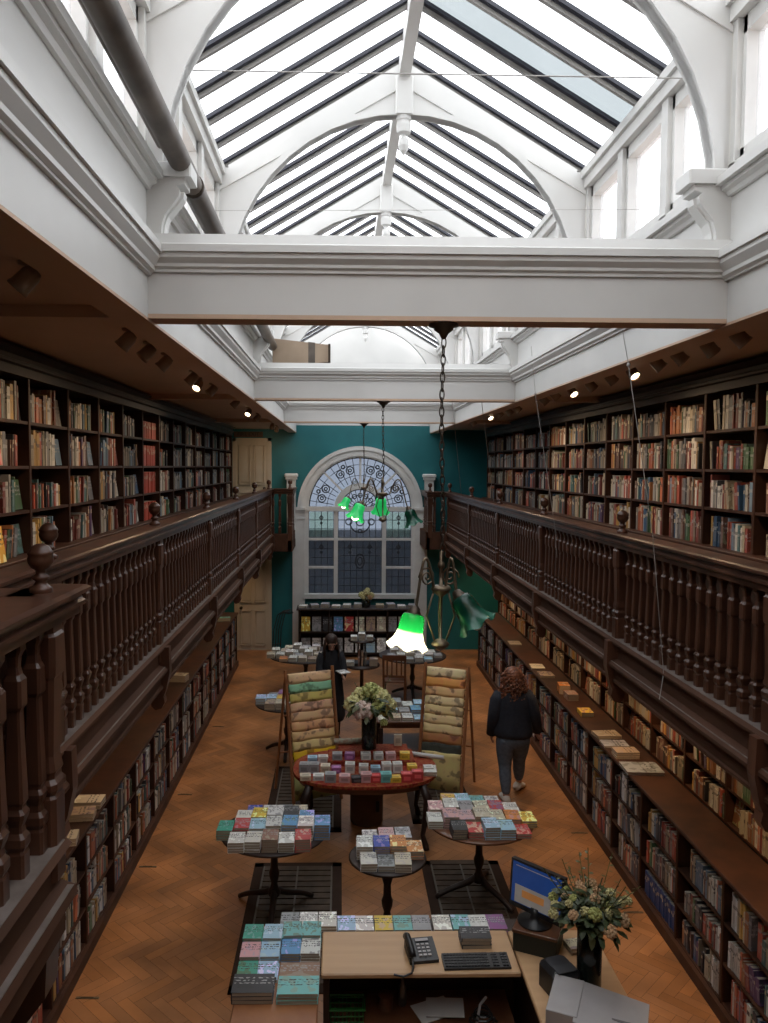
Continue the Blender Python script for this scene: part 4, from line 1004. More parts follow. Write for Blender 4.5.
B1 = [(-.19, -.06, .10, .10, CREAMF), (-.10, .05, .17, .10, CREAMF), (.02, .0, .23, .11, LIMEF), (.14, -.02, .16, .11, CREAMF), (.24, .0, .08, .08, CREAMF), (-.07, -.14, .05, .12, PINKF), (.12, -.13, .08, .10, LIMEF), (.08, .13, .17, .10, CREAMF), (-.16, .12, .08, .09, CREAMF), (.16, -.2, -.06, .045, LIMEF)]
bouquet(.34, 9.0, .872, ('cyl', .085, .42), B1, .30, .30, 150, 'large cream and pink hydrangea bouquet in a dark glass vase on the red table', '', .11, 2)
B2 = []
for i in range(26):
    a = i*2.399; q = math.sqrt((i+.5)/26); B2.append((.27*q*cos(a), .24*q*sin(a), .03+.20*(1-q*.8)+random.uniform(-.03, .05), random.choice([.026, .034, .044]), random.choice([LIMEF, PEACHF, YELF, LIMEF, YELF, PEACHF])))
bouquet(1.61, 4.93, .751, ('cyl', .078, .45), B2, .25, .26, 300, 'wild mixed bouquet in a tall black vase on the desk corner', '', .075, 12)
B3 = [(-.10, 0, .10, .07, CREAMF), (0, -.04, .14, .08, YELF), (.11, 0, .09, .07, YELF), (.03, .05, .19, .06, CREAMF), (-.05, -.06, .05, .06, YELF), (.07, -.07, .05, .06, PEACHF)]
bouquet(.57, 17.15, 1.061, ('bowl', .10, .16), B3, .15, .16, 50, 'small yellow and cream flowers in a black pot in front of the arched window', '', .07)

# ---------------------------------------------------------------- paper racks
def rack(A, B, back, cols, label, side):
    A = Vector((*A, 0)); B = Vector((*B, 0)); W = (B-A); L = W.length; u = W.normalized(); bk = Vector((*back, 0))
    o = empty('paper_rack', A, label, 'rack')
    H = 1.6; topo = bk*.45
    for P, nm in ((Vector((0, 0, 0)), 'front_rail'), (W, 'front_rail')):
        MB().tube([P, P+topo+Vector((0, 0, H))], .02, 8).build(nm, OAK, o)
    for P in (Vector((0, 0, 0)), W):
        MB().tube([P+bk*.98, P+topo*.98+Vector((0, 0, H-.06))], .017, 8).build('rear_rail', OAK, o)
    for zz in (.5, 1.0): MB().tube([bk*(.98-.53*zz/H)+Vector((0, 0, zz)), W+bk*(.98-.53*zz/H)+Vector((0, 0, zz))], .01, 6).build('cross_rail', OAK, o)
    n_ = len(cols)
    for k, c in enumerate(cols):
        z = H-.06-k*.1135; P = topo*(z/H)+Vector((0, 0, z))
        MB().tube([P-u*.01, P+W+u*.01], .011, 8).build('dowel', OAK, o)
        # sheet draped over the dowel
        sh = MB(); a, b = A+P+u*.03, A+P+W-u*.035; f = -Vector((bk.x, bk.y, 0)).normalized(); dr = c[1]
        prof = [(-.016, -.10), (-.014, 0), (0, .0135), (.015, .004), (.018, -.04), (.03, -dr*.6), (.032, -dr)]
        vs = []
        for j, (dd, dz) in enumerate(prof):
            for t in range(7):
                q = a+(b-a)*(t/6)+f*dd+Vector((0, 0, dz)); q += f*(.006*sin(t*1.7+k)*(j > 3)); vs.append(q-A)
        fs = [(j*7+t, j*7+t+1, (j+1)*7+t+1, (j+1)*7+t) for j in range(6) for t in range(6)]
        sh.add(vs, fs); ob = sh.build('wrapping_sheet', WRAP, None, True, loc=A); ob.color = (*c[0], 1)
        md = ob.modifiers.new('thick', 'SOLIDIFY'); md.thickness = .0015
        tag(ob, '%s wrapping paper sheet hung on the %s rack, %s from top' % (c[2], side, nth(k)), 'wrapping paper', 'sheets hung on the %s paper rack' % side)
    return o
rack((-.54, 9.42), (.03, 9.66), (-.27, .55), [((.62, .46, .28), .11, 'tan'), ((.26, .46, .32), .11, 'green'), ((.48, .42, .16), .11, 'olive'), ((.58, .40, .26), .11, 'peach'), ((.56, .40, .24), .11, 'beige'), ((.56, .36, .20), .11, 'speckled tan'),
      ((.60, .44, .24), .11, 'sand'), ((.62, .50, .26), .11, 'blue and cream'), ((.66, .46, .10), .11, 'yellow'), ((.48, .50, .24), .48, 'yellow-green')], 'slatted wooden A-frame rack of wrapping paper, left of the bouquet', 'left')
rack((.98, 9.82), (1.50, 9.60), (.27, .58), [((.66, .56, .34), .11, 'cream'), ((.66, .36, .16), .11, 'orange'), ((.62, .44, .24), .11, 'striped tan'), ((.68, .58, .34), .11, 'plain cream'), ((.66, .54, .30), .11, 'bird patterned'), ((.64, .52, .30), .11, 'spotted cream'),
      ((.62, .50, .28), .11, 'fox patterned'), ((.34, .18, .09), .11, 'brown'), ((.05, .055, .045), .24, 'dark fringed'), ((.60, .52, .26), .46, 'pale yellow long')], 'slatted wooden A-frame rack of wrapping paper, right of the bouquet', 'right')

# ---------------------------------------------------------------- floor mats / gratings and small floor plates
def grating(x0, x1, y0, y1, label):
    o = empty('floor_grating', ((x0+x1)/2, y0, 0), label, 'grating')
    w_ = (x1-x0)/2; L = y1-y0; f = MB()
    for b_ in ((-w_, -w_+.09, 0, L), (w_-.09, w_, 0, L), (-w_, w_, 0, .10), (-w_, w_, L-.08, L)): f.box(b_[0], b_[1], b_[2], b_[3], .0005, .010)
    f.build('frame', RUGF, o)
    s_ = MB().mat(SLATE); n_ = int((L-.18)/.105)
    s_.box(-w_+.09, w_-.09, .10, L-.08, .0005, .003); 
    for k in range(n_+1): s_.box(-w_+.10, w_-.10, .11+k*.105, .11+k*.105+.082, .003, .012)
    s_.mat(plain('slat_joint', (.10, .085, .065), .5)).box(-.008, .008, .10, L-.08, .003, .014)
    s_.box(-w_+.095, -w_+.11, .10, L-.08, .003, .014); s_.box(w_-.11, w_-.095, .10, L-.08, .003, .014)
    s_.build('slats', None, o)
grating(-.86, .03, 6.0, 8.05, 'dark slatted floor grating under the left foreground table'); grating(.85, 1.65, 6.0, 8.07, 'dark slatted floor grating under the right foreground table')
grating(-.86, .03, 8.75, 10.7, 'dark slatted floor grating under the left paper rack'); grating(.85, 1.60, 8.95, 11.4, 'dark slatted floor grating under the right paper rack')
for k, (x, y, lab) in enumerate([(-1.93, 5.98, 'nearest left'), (-1.95, 8.0, 'second left'), (-1.92, 9.8, 'third left'), (-1.9, 12.4, 'farthest left'), (2.70, 8.7, 'farthest right'), (2.72, 7.1, 'nearest right')]):
    m_ = MB().bbox(-.09, .09, -.012, .012, .0005, .006, .002); m_.tube([(-.05, 0, .006), (.05, 0, .006)], .005, 6)
    tag(m_.build('floor_plate', BRASS, loc=(x, y, 0), rot=(0, 0, -.03)), 'small metal plate set in the parquet, %s one' % lab, 'floor plate', 'metal plates in the floor')

# ---------------------------------------------------------------- desk
dk = empty('service_desk', (.6, 5.3, 0), 'pale beech service desk at the bottom of the picture, open shelf below', 'desk')
MB().bbox(-.715, .615, -.20, .29, .72, .75, .008).build('worktop', BEECH, dk)
MB().box(-.69, .60, .25, .28, .02, .72).build('front_panel', WOODB, dk); MB().box(-.70, -.66, -.16, .25, 0, .72).build('side_panel', WOODB, dk)
MB().box(-.66, .60, -.18, .25, .30, .33).build('shelf', MAHT, dk); MB().box(-.46, .60, -.16, .25, .0, .02).build('base', WOODB, dk)
MB().box(-.50, .95, .292, .50, .69, .71).build('display_ledge', WOODB, dk); MB().box(-.48, .93, .30, .48, .0, .69).build('ledge_cabinet', WOODB, dk)
ds = empty('display_table', (-.36, 5.2, 0), 'wooden display table of large picture books at the desk end', 'table')
MB().bbox(-.30, .235, -.56, .50, .70, .735, .01).build('tabletop', OAK, ds); MB().box(-.28, .21, -.54, .46, .0, .70).build('cabinet', OAK, ds)
for r, (y, l_, r_) in enumerate([(5.50, [('green', 4), ('sky', 4)], [('teal', 5), ('teal', 5)]), (5.32, [('pink', 3), ('sky', 3)], [('blue', 4), ('white', 4)]), (5.13, [('green', 2), ('sky', 2)], []), ]):
    for k, (c, n_) in enumerate(l_): pile(-.60+k*.135, y, .7355, n_, c, 'on the display table', .13, .175, .018, pos='left block %s, %s' % (['far row', 'second row', 'third row'][r], ['left', 'right'][k]))
    for k, (c, n_) in enumerate(r_): pile(-.325+k*.135, y, .7355, n_, c, 'on the display table', .13, .175, .018, pos='right block %s, %s' % (['far row', 'second row'][r], ['left', 'right'][k]))
pile(-.54, 4.93, .7355, 3, 'black', 'on the display table', .26, .19, .024, pos='left block nearest, wide'); pile(-.255, 5.10, .7355, 2, 'brown', 'on the display table', .26, .17, .022, pos='right block third row, wide'); pile(-.255, 4.92, .7355, 3, 'teal', 'on the display table', .26, .18, .022, pos='right block nearest, wide')
for k, (x, c) in enumerate([(-.36, 'grey'), (-.22, 'white'), (-.08, 'white'), (.06, 'sky'), (.19, 'white'), (.33, 'yellow'), (.47, 'teal'), (.61, 'grey'), (.76, 'white'), (.90, 'teal'), (1.03, 'white'), (1.16, 'purple')]):
    pile(x, 5.69 if x > 0 else 5.70, .7115 if x > 0 else .7355, 2, c, 'along the far edge of the desk', .132, .19, .02, pos=nth(k)+' from left')
pile(.96, 5.44, .7505, 3, 'black', 'beside the keyboard on the desk', .21, .15, .024); pile(.93, 5.22, .7505, 1, 'white', 'sheet-thin on the desk', .16, .12, .004) if False else None
# phone
ph = empty('desk_phone', (.56, 5.30, .7505), 'black corded desk telephone on the beech desk', 'telephone', rz=.12)
MB().prism([(-.10, 0), (.10, 0), (.10, .065), (.02, .05), (-.10, .022)], -.09, .11, 'X').build('phone_base', BLACK, ph)
hs_ = MB(); hs_.tube([(-.075, -.11, .06), (-.075, -.09, .085), (-.075, .07, .10), (-.075, .10, .08)], [.026, .022, .022, .026], 10); hs_.build('handset', BLACK, ph, True)
kp = MB().mat(GREYP)
for i in range(3):
    for j in range(4): kp.box(-.02+i*.032, .002+i*.032, -.07+j*.03, -.05+j*.03, .03+j*.006, .04+j*.006)
kp.box(-.02, .07, .055, .085, .063, .066); kp.build('keypad', None, ph)
cp = [(-.075-.002*k+.03*sin(k*.9), -.13-.012*k if k < 10 else -.25, .02 if k > 1 else .05) for k in range(14)]; MB().tube([(-.075, -.11, .05), (-.08, -.15, .015), (-.10, -.20, .01), (-.16, -.23, .01), (-.22, -.20, .01)], .007, 6).build('cord', BLACK, ph)
# keyboard
kb = empty('computer_keyboard', (.93, 5.205, .7505), 'black computer keyboard on the beech desk', 'keyboard', rz=.02)
MB().prism([(-.075, 0), (.075, 0), (.075, .026), (-.075, .015)], -.225, .225, 'X').build('keyboard_body', BLACK, kb)
ks = MB().mat(plain('key_black', (.022, .022, .024), .5))
for j in range(5):
    for i in range(20):
        if i in (14, 17): continue
        ks.box(-.215+i*.0215, -.197+i*.0215, -.062+j*.027, -.040+j*.027, .016+j*.002, .024+j*.002)
o = ks.build('keys', None, kb); o['kind'] = 'stuff'
# monitor on its box
bx = empty('storage_box', (1.40, 5.40, .7505), 'dark green box with wooden lid under the monitor', 'box', rz=-.45)
MB().bbox(-.15, .15, -.13, .13, 0, .13, .005).build('box_body', plain('dark_green_box', (.012, .018, .015), .5), bx); MB().bbox(-.155, .155, -.135, .135, .13, .155, .005).build('lid', MAHT, bx)
mo = empty('computer_monitor', (1.38, 5.42, .9065), 'black flat-screen monitor showing a blue window on the desk', 'monitor', rz=-.82)
MB().lathe([(0, 0), (.12, 0), (.12, .012), (.04, .018), (.03, .05), (.03, .10), (0, .10)], 20).build('stand', BLACK, mo, True)
M = Matrix.Rotation(-.08, 4, 'X')
MB().box(-.215, .215, -.012, .03, .05, .385, None, M).build('bezel', BLACK, mo)
MB().box(-.198, .198, -.0135, -.012, .085, .37, None, M).build('screen', SCRB, mo)
MB().box(-.17, .14, -.0150, -.0138, .09, .215, None, M).build('screen_window', SCRG, mo); MB().box(-.11, .07, -.0165, -.0152, .14, .19, None, M).build('screen_picture', SCRO, mo)
MB().box(-.17, .16, -.0150, -.0138, .345, .350, None, M).build('screen_bar', SCRG, mo)
# printer, papers, small white stacks
pr = empty('label_printer', (1.42, 4.93, .7505), 'black rounded printer half under grey papers', 'printer', rz=.3)
MB().bbox(-.10, .10, -.11, .11, 0, .17, .03).build('printer_body', BLACK, pr); MB().box(-.07, .07, -.10, -.02, .17, .175).build('printer_slot', plain('slot_grey', (.05, .05, .055)), pr)
dk2 = empty('side_desk', (1.56, 4.9, 0), 'beech side desk carrying vase, monitor and papers', 'desk')
MB().bbox(-.335, .28, -.75, .685, .72, .75, .008).build('worktop', BEECH, dk2); MB().box(-.29, .24, -.70, .66, .0, .72).build('cabinet', WOODB, dk2)
pb = empty('open_folder', (1.47, 4.58, .7505), 'pale grey open folder and papers at the bottom right corner', 'papers', rz=-.42)
MB().bbox(-.20, -.02, -.16, .20, 0, .16, .004).build('box_file', GREYP, pb)
MB().prism([(-.04, .12), (.36, .09), (.36, .11), (-.04, .155)], -.20, .20, 'Y').build('folder', GREYP, pb); MB().box(.08, .32, -.06, -.045, .115, .132).build('spine_strip', plain('strip_grey', (.18, .17, .17)), pb)
pile(1.50, 5.50, .7505, 3, 'white', 'behind the monitor on the desk', .15, .12, .022, rz=.4); pile(1.66, 5.35, .7505, 2, 'cream', 'right of the monitor on the desk', .15, .12, .022, rz=.2)
# lower shelf things
bk_ = empty('shopping_basket', (.06, 5.28, .3305), 'green wire basket on the shelf under the desk', 'basket')
b_ = MB(); 
for z in (.01, .05, .09): b_.tube([(-.11, -.07, z), (.11, -.07, z), (.11, .07, z), (-.11, .07, z), (-.11, -.07, z)], .005, 5)
for i in range(9):
    x = -.11+.22*i/8
    for sy in (-1, 1): b_.tube([(x, sy*.07, .005), (x, sy*.075, .10)], .003, 4)
    b_.tube([(x, -.07, .008), (x, .07, .008)], .003, 4)
b_.build('wire_body', GREEN, bk_)
MB().tube([(-.12, -.08, .10), (.12, -.08, .10), (.12, .08, .10), (-.12, .08, .10), (-.12, -.08, .10)], .008, 6).build('rim', GREEN, bk_)
tin = MB().lathe([(0, 0), (.05, 0), (.05, .09), (.052, .10), (0, .10)], 20).build('tape_tin', MAHT, loc=(.33, 5.36, .3305)); tag(tin, 'brown round tin on the shelf under the desk', 'tin')
bt = MB().lathe([(0, 0), (.028, 0), (.028, .12), (.012, .15), (.012, .18), (0, .18)], 16).build('bottle', plain('dull_steel', (.25, .24, .23), .3, metal=.6), loc=(.45, 5.40, .3305), smooth=True); tag(bt, 'small metal flask on the shelf beside the brown tin', 'bottle')
for k, (x, rz) in enumerate(((.66, .35), (.74, -.1))):
    m_ = MB(); m_.prism([(-.13, 0), (.13, .01), (.13, .014), (-.13, .004)], -.10, .10, 'Y'); tag(m_.build('paper_sheets', PAPER, loc=(x, 5.33, .331+k*.016), rot=(0, 0, rz)), 'white papers on the shelf under the desk, %s sheaf' % ['lower', 'upper'][k], 'papers')
hd = empty('cable_bundle', (.98, 5.2, .3305), 'tangled black cables on the desk shelf', 'cables')
MB().tube([(.10*cos(t*.7)*(1-.02*t), .06*sin(t*.7), .008+.003*t) for t in range(30)], .007, 5).build('cable_coil', BLACK, hd); MB().tube([(-.05, -.04, .0), (-.02, 0, .13), (.03, .05, .15)], .010, 6).build('cable_end', GREYP, hd)

# ---------------------------------------------------------------- chandeliers
def shade_mat(lit):
    m, n, l, b = nmat('green_glass_lit' if lit else 'green_glass_unlit')
    tc = n.new('ShaderNodeTexCoord'); sp = n.new('ShaderNodeSeparateXYZ'); rp = n.new('ShaderNodeValToRGB')
    mr = n.new('ShaderNodeMapRange'); mr.inputs[1].default_value = -.165; mr.inputs[2].default_value = 0
    l.new(tc.outputs['Object'], sp.inputs[0]); l.new(sp.outputs[2], mr.inputs[0]); l.new(mr.outputs[0], rp.inputs[0])
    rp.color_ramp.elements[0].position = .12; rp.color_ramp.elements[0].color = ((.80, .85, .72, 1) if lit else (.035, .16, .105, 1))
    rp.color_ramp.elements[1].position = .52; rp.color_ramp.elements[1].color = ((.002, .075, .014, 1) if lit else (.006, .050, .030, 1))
    tr = n.new('ShaderNodeBsdfTranslucent'); df = n.new('ShaderNodeBsdfPrincipled'); mx = n.new('ShaderNodeMixShader'); df.inputs['Roughness'].default_value = .15
    l.new(rp.outputs[0], tr.inputs[0]); l.new(rp.outputs[0], df.inputs['Base Color']); mx.inputs[0].default_value = .5 if lit else .75
    l.new(tr.outputs[0], mx.inputs[1]); l.new(df.outputs[0], mx.inputs[2]); l.new(mx.outputs[0], n['Material Output'].inputs[0])
    n.remove(b) if False else None
    return m
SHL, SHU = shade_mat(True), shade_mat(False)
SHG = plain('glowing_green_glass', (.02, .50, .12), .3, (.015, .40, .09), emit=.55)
BULBD = plain('dim_bulb_glow', (1, .86, .62), .5, (1, .86, .62), emit=7)
BULB = plain('bulb_glow', (1, .86, .62), .5, (1, .86, .62), emit=60)
BULBOFF = plain('bulb_off', (.5, .5, .46), .3)
def shade_mesh(m):
    P = [(.034, 0), (.058, -.008), (.068, -.03), (.070, -.06), (.074, -.09), (.084, -.12), (.102, -.148), (.112, -.160)]
    wv = [0, 0, 0, 0, 0, .03, .07, .10]
    me = MB().lathe(P, 48, None, False, wv).mesh('lamp_shade', m); me.polygons.foreach_set('use_smooth', [True]*len(me.polygons)); return me
SHM = {True: shade_mesh(SHL), False: shade_mesh(SHU), 2: shade_mesh(SHG)}
def chain(ztop, zbot, kink=True):
    m = MB(); z = ztop; k = 0; L = .052
    while z > zbot:
        pts = []
        for i in range(13):
            t = 2*pi*i/12; pts.append(Vector((.012*cos(t), 0, L*.5*sin(t)*1.15)))
        R_ = Matrix.Rotation(pi/2*(k % 2)+.2, 4, 'Z'); dx = .006*sin(z*5) if kink else 0
        m.tube([R_@p+Vector((dx, 0, z-L/2)) for p in pts], .0038, 5, cap=False); z -= L*.86; k += 1
    return m
def chandelier(x, y, zrose, zbody, arms, label, sc=1.0, scr=True):
    o = empty('chandelier', (x, y, zbody), label, 'chandelier')
    h = zrose-zbody
    MB().lathe([(0, h), (.075, h), (.078, h-.012), (.05, h-.022), (.052, h-.03), (.025, h-.05), (.012, h-.075), (0, h-.08)], 20).build('ceiling_rose', IRON, o, True)
    chain(h-.07, .17*sc).build('chain', IRON, o)
    st2 = MB(); st2.lathe([(0, .19*sc), (.010, .18*sc), (.010, .13*sc), (.018, .12*sc), (.018, .10*sc), (.010, .09*sc), (.010, 0), (.045, -.0), (.055, -.015), (.045, -.03), (.02, -.05), (.010, -.06), (.008, -.28*sc), (.03, -.29*sc), (.05, -.31*sc), (.04, -.325*sc), (.015, -.34*sc), (0, -.35*sc)], 14)
    st2.build('stem', BRASS, o, True)
    for sx in (-1, 1): MB().tube([(sx*.035, 0, -.02), (sx*.075, 0, -.16*sc), (sx*.03, 0, -.295*sc)], .006, 6).build('side_strut', BRASS, o, True)
    MB().tube([(0, .035, -.02), (0, .075, -.16*sc), (0, .03, -.295*sc)], .006, 6).build('side_strut', BRASS, o, True)
    for (ang, R, dz, tilt, lit) in arms:
        u = Vector((cos(ang), sin(ang), 0))
        pts = [Vector((0, 0, -.02))+u*.04]
        K = 14
        for i in range(K+1):
            t = i/K; pts.append(u*(R*.30+R*.42*(1-cos(pi*t))*.0)+u*(R*.85*t)+Vector((0, 0, .17*sc*sin(pi*min(1, t*1.12)) - .02 + dz*max(0, t-.55)/.45)))
        a_ = MB().tube(pts, .008, 7); a_.build('arm', BRASS, o, True)
        if scr:
            c_ = u*(R*.62)+Vector((0, 0, .05*sc)); MB().tube([c_+u*(.05*(1-i/26)*cos(i*.55))+Vector((0, 0, .055*(1-i/26)*sin(i*.55))) for i in range(24)], .005, 5).build('scroll', BRASS, o, True)
        tip = pts[-1]
        d = (u*sin(tilt)+Vector((0, 0, -cos(tilt))))
        q = Vector((0, 0, -1)).rotation_difference(d)
        hb = MB().lathe([(0, .03), (.022, .02), (.030, 0), (.038, -.012), (.038, -.03), (0, -.03)], 14); g_ = hb.build('gallery_cap', IRON, o, True, loc=tip); g_.rotation_mode = 'QUATERNION'; g_.rotation_quaternion = q
        s_ = link('lamp_shade', SHM[lit], o, tip+d*.012); s_.rotation_mode = 'QUATERNION'; s_.rotation_quaternion = q; s_.scale = (sc*.92, sc*.92, sc*1.15)
        bl = MB().lathe([(0, -.03), (.016, -.035), (.022, -.05), (.042, -.085), (.050, -.115), (.042, -.150), (.02, -.172), (0, -.176)], 16); b2 = bl.build('bulb', {True: BULB, 2: BULBD}.get(lit, BULBOFF), s_, True)
        if lit:
            L = bpy.data.lights.new('bulb_light', 'POINT'); L.energy = 22 if lit is True else 4; L.color = (1, .80, .55); L.shadow_soft_size = .04
            lo = bpy.data.objects.new('bulb_light', L); COL.objects.link(lo); lo.parent = s_; lo.location = (0, 0, -.11)
    return o
chandelier(.535, 4.19, 4.838, 3.47, [(radians(205), .14, -.10, .22, True), (radians(-25), .08, -.02, .62, False)], 'nearest bronze chandelier with one glowing and one dark green glass shade')
chandelier(.49, 9.15, 4.838, 3.80, [(radians(205), .24, -.10, .45, 2), (radians(-15), .26, -.16, .35, False), (radians(95), .12, -.04, .3, 2)], 'middle bronze chandelier with flower-shaped green shades in front of the arched window')
chandelier(.41, 13.88, 4.838, 3.74, [(radians(200), .25, -.16, .5, 2), (radians(20), .22, -.12, .4, False)], 'farthest bronze chandelier hanging closest to the arched window')

# ---------------------------------------------------------------- track spotlights
SPG = plain('spot_glow', (1, .78, .50), .5, (1, .78, .50), emit=14)
SPO = plain('spot_dull_lens', (.16, .12, .10), .3)
def spot(x, y, s, lit, label, pw=26, tilt=.75, lightup=True):
    o = empty('spotlight', (x, y, 4.90), label, 'spotlight', 'ceiling spotlights')
    ang = tilt*(1 if s > 0 else -1)
    MB().lathe([(.035, 0), (.035, -.012), (.012, -.016), (.012, -.05), (0, -.05)], 12).build('mount', SPOTM, o, True)
    h = MB().lathe([(0, .05), (.03, .045), (.040, .02), (.042, -.045), (.046, -.05), (.046, -.062), (.038, -.062), (.036, -.045), (0, -.045)], 18).build('lamp_head', SPOTM, o, True, loc=(0, 0, -.065)); h.rotation_euler = ((-.75 if y < 14 else .9) if lit else random.uniform(-.3, .1), -ang*(.45 if lit else 1), 0)
    MB().lathe([(0, -.047), (.034, -.047), (.034, -.049), (0, -.050)], 14).build('lens', SPG if lit else SPO, h)
    L = bpy.data.lights.new('spot_lamp', 'SPOT'); L.energy = pw; L.color = (1, .70, .42); L.spot_size = 1.7; L.spot_blend = .9; L.shadow_soft_size = .035
    lo = bpy.data.objects.new('spot_lamp', L); COL.objects.link(lo); lo.parent = h; lo.location = (0, 0, -.075)
for k, (x, y, lit) in enumerate([(-1.24, 3.24, 0), (-1.25, 4.78, 0), (-1.25, 5.28, 0), (-1.25, 5.80, 0), (-1.25, 6.85, 0), (-1.30, 7.40, 1), (-1.25, 7.9, 0), (-1.23, 9.5, 0), (-1.26, 11.1, 1), (-1.26, 12.3, 0), (-1.26, 14.9, 1), (-1.26, 16.0, 1)]):
    spot(x, y, -1, lit, '%s beige spotlight from the near end of the left gallery ceiling%s' % (nth(k).capitalize() if False else nth(k), ', glowing' if lit else ', dull'), 15)
for k, (x, y, lit) in enumerate([(2.22, 4.47, 0), (2.22, 4.84, 0), (2.22, 5.27, 0), (2.21, 5.60, 0), (2.25, 6.18, 1), (2.20, 6.54, 0), (2.21, 7.1, 0), (2.24, 7.75, 1), (2.16, 8.1, 0), (2.22, 8.76, 0), (2.2, 10.0, 0), (2.2, 10.5, 0), (2.18, 11.0, 0), (2.16, 11.6, 1), (2.18, 13.2, 0)]):
    spot(x, y, 1, lit, '%s beige spotlight from the near end of the right gallery ceiling%s' % (nth(k), ', glowing' if lit else ', dull'), 15)
# downlights beneath the galleries
for s, X, nm in ((-1, -1.95, 'left'), (1, 2.75, 'right')):
    for k, yy in enumerate((3.6, 5.4, 7.6, 9.8, 12.2, 14.6, 16.7)):
        o = empty('downlight', (X, yy, ZG-.10), 'small brass downlight under the %s gallery, %s from the near end' % (nm, nth(k)), 'downlight', 'downlights under the galleries')
        MB().lathe([(0, 0), (.035, 0), (.04, -.03), (.045, -.06), (.038, -.06), (.03, -.03), (0, -.03)], 16).build('lamp_housing', BRASS, o, True)
        L = bpy.data.lights.new('downlight_lamp', 'SPOT'); L.energy = 60 if s > 0 else 34; L.color = (1, .64, .34); L.spot_size = 2.4; L.spot_blend = 1; L.shadow_soft_size = .04
        lo = bpy.data.objects.new('downlight_lamp', L); COL.objects.link(lo); lo.parent = o; lo.location = (0, 0, -.07); lo.rotation_euler = (0, -.45 if s > 0 else .45, 0)
# wires
def wire(pts, label, r=.0035, mat=None, knots=()):
    m_ = MB().tube(pts, r, 5)
    for q in knots: m_.sphere(q, .014, 8, 5)
    tag(m_.build('wire', mat or plain('steel_wire', (.42, .40, .38), .4, metal=.4)), label, 'wire')
wire([(1.93, 5.5, 5.03), (1.97, 5.48, 4.80), (2.1, 5.3, 3.62), (2.17, 5.24, 2.72), (2.13, 5.2, 2.56)], 'pale cord running from right upstand over the near right railing', .003, None, [(1.97, 5.48, 4.80)])
wire([(1.90, 8.02, 5.3), (1.945, 8.0, 4.83), (2.14, 7.9, 3.50), (2.16, 7.88, 3.2)], 'pale cord hanging to the railing left of the nearest right finial', .003, None, [(1.945, 8.0, 4.83)])
wire([(1.62, 9.2, 4.84), (1.97, 10.2, 3.62)], 'short slanting cord in front of the far right bookcases', .003)
wire([(1.28, 9.2, 4.84), (1.95, 12.8, 3.62)], 'slanting cord right of the middle chandelier chain', .003)
wire([(XL, 4.45, 6.22), (XR, 4.45, 6.22)], 'thin steel tie wire across the roof nearest the camera', .004, None, [(XL+.03, 4.45, 6.22)])
wire([(XL, 6.9, 6.03), (XR, 6.9, 6.03)], 'thin steel tie wire across the roof at the second arch', .0022)
wire([(XL, 9.3, 6.0), (XR, 9.3, 6.0)], 'thin steel tie wire across the roof at the third arch', .0022)
wire([(XL+.1, 4.9, 5.62), (XR-.1, 4.9, 5.66)], 'low thin wire crossing between the two near corbels', .0018)
# black tubular frame by the far wall
fr = empty('folding_trolley', (-1.22, 17.05, 0), 'black tubular folded trolley leaning between window pilaster and display bookcase', 'trolley')
for k in range(4): MB().tube([(-.22+k*.05, .0+k*.05, 0), (-.20+k*.05, .05+k*.05, .55), (-.12+k*.05, .08+k*.05, .88), (.02+k*.04, .09+k*.05, .98), (.12+k*.03, .08+k*.05, .90)], .012, 7).build('bent_tube', BLACK, fr, True)
MB().tube([(-.22, .0, .25), (-.05, .15, .25)], .01, 6).build('cross_bar', BLACK, fr)
lt = MB().lathe([(.03, 0), (.045, .02), (.02, .05), (.025, .09), (.0, .10)], 12).build('hook_fitting', IRON, loc=(2.16, 5.22, 2.40)) if False else None

# ---------------------------------------------------------------- people
def skin_obj(name, joints, edges, mat, parent, root=0, sub=2, smooth=True):
    me = bpy.data.meshes.new(name); me.from_pydata([j[0] for j in joints], edges, []); me.materials.append(mat)
    o = link(name, me, parent)
    sk = o.modifiers.new('skin', 'SKIN'); sk.use_smooth_shade = True
    lay = me.skin_vertices[0].data if me.skin_vertices else None
    if lay is None:
        bpy.context.view_layer.objects.active = o; lay = me.skin_vertices[0].data
    for i, j in enumerate(joints):
        r = j[1]; lay[i].radius = (r, r) if not isinstance(r, tuple) else r
        lay[i].use_root = (i == root)
    sb = o.modifiers.new('sub', 'SUBSURF'); sb.levels = sub; sb.render_levels = sub
    return o
def loft(rings, name, mat, parent, n=20, smooth=True, folds=0):
    """rings: (cx,cy,z,rx,ry)"""
    m = MB(); vs = []
    for j, (cx, cy, z, rx, ry) in enumerate(rings):
        for k in range(n):
            t = 2*pi*k/n; f = 1+folds*sin(5*t+j*.9)*.5+folds*.5*sin(9*t-j); vs.append((cx+rx*f*cos(t), cy+ry*f*sin(t), z+folds*.15*sin(3*t+j)))
    fs = [(j*n+k, j*n+(k+1) % n, (j+1)*n+(k+1) % n, (j+1)*n+k) for j in range(len(rings)-1) for k in range(n)]+[tuple(range(n-1, -1, -1)), tuple(range((len(rings)-1)*n, len(rings)*n))]
    m.add(vs, fs); o = m.build(name, mat, parent, smooth); s_ = o.modifiers.new('sub', 'SUBSURF'); s_.levels = 1; s_.render_levels = 1
    return o
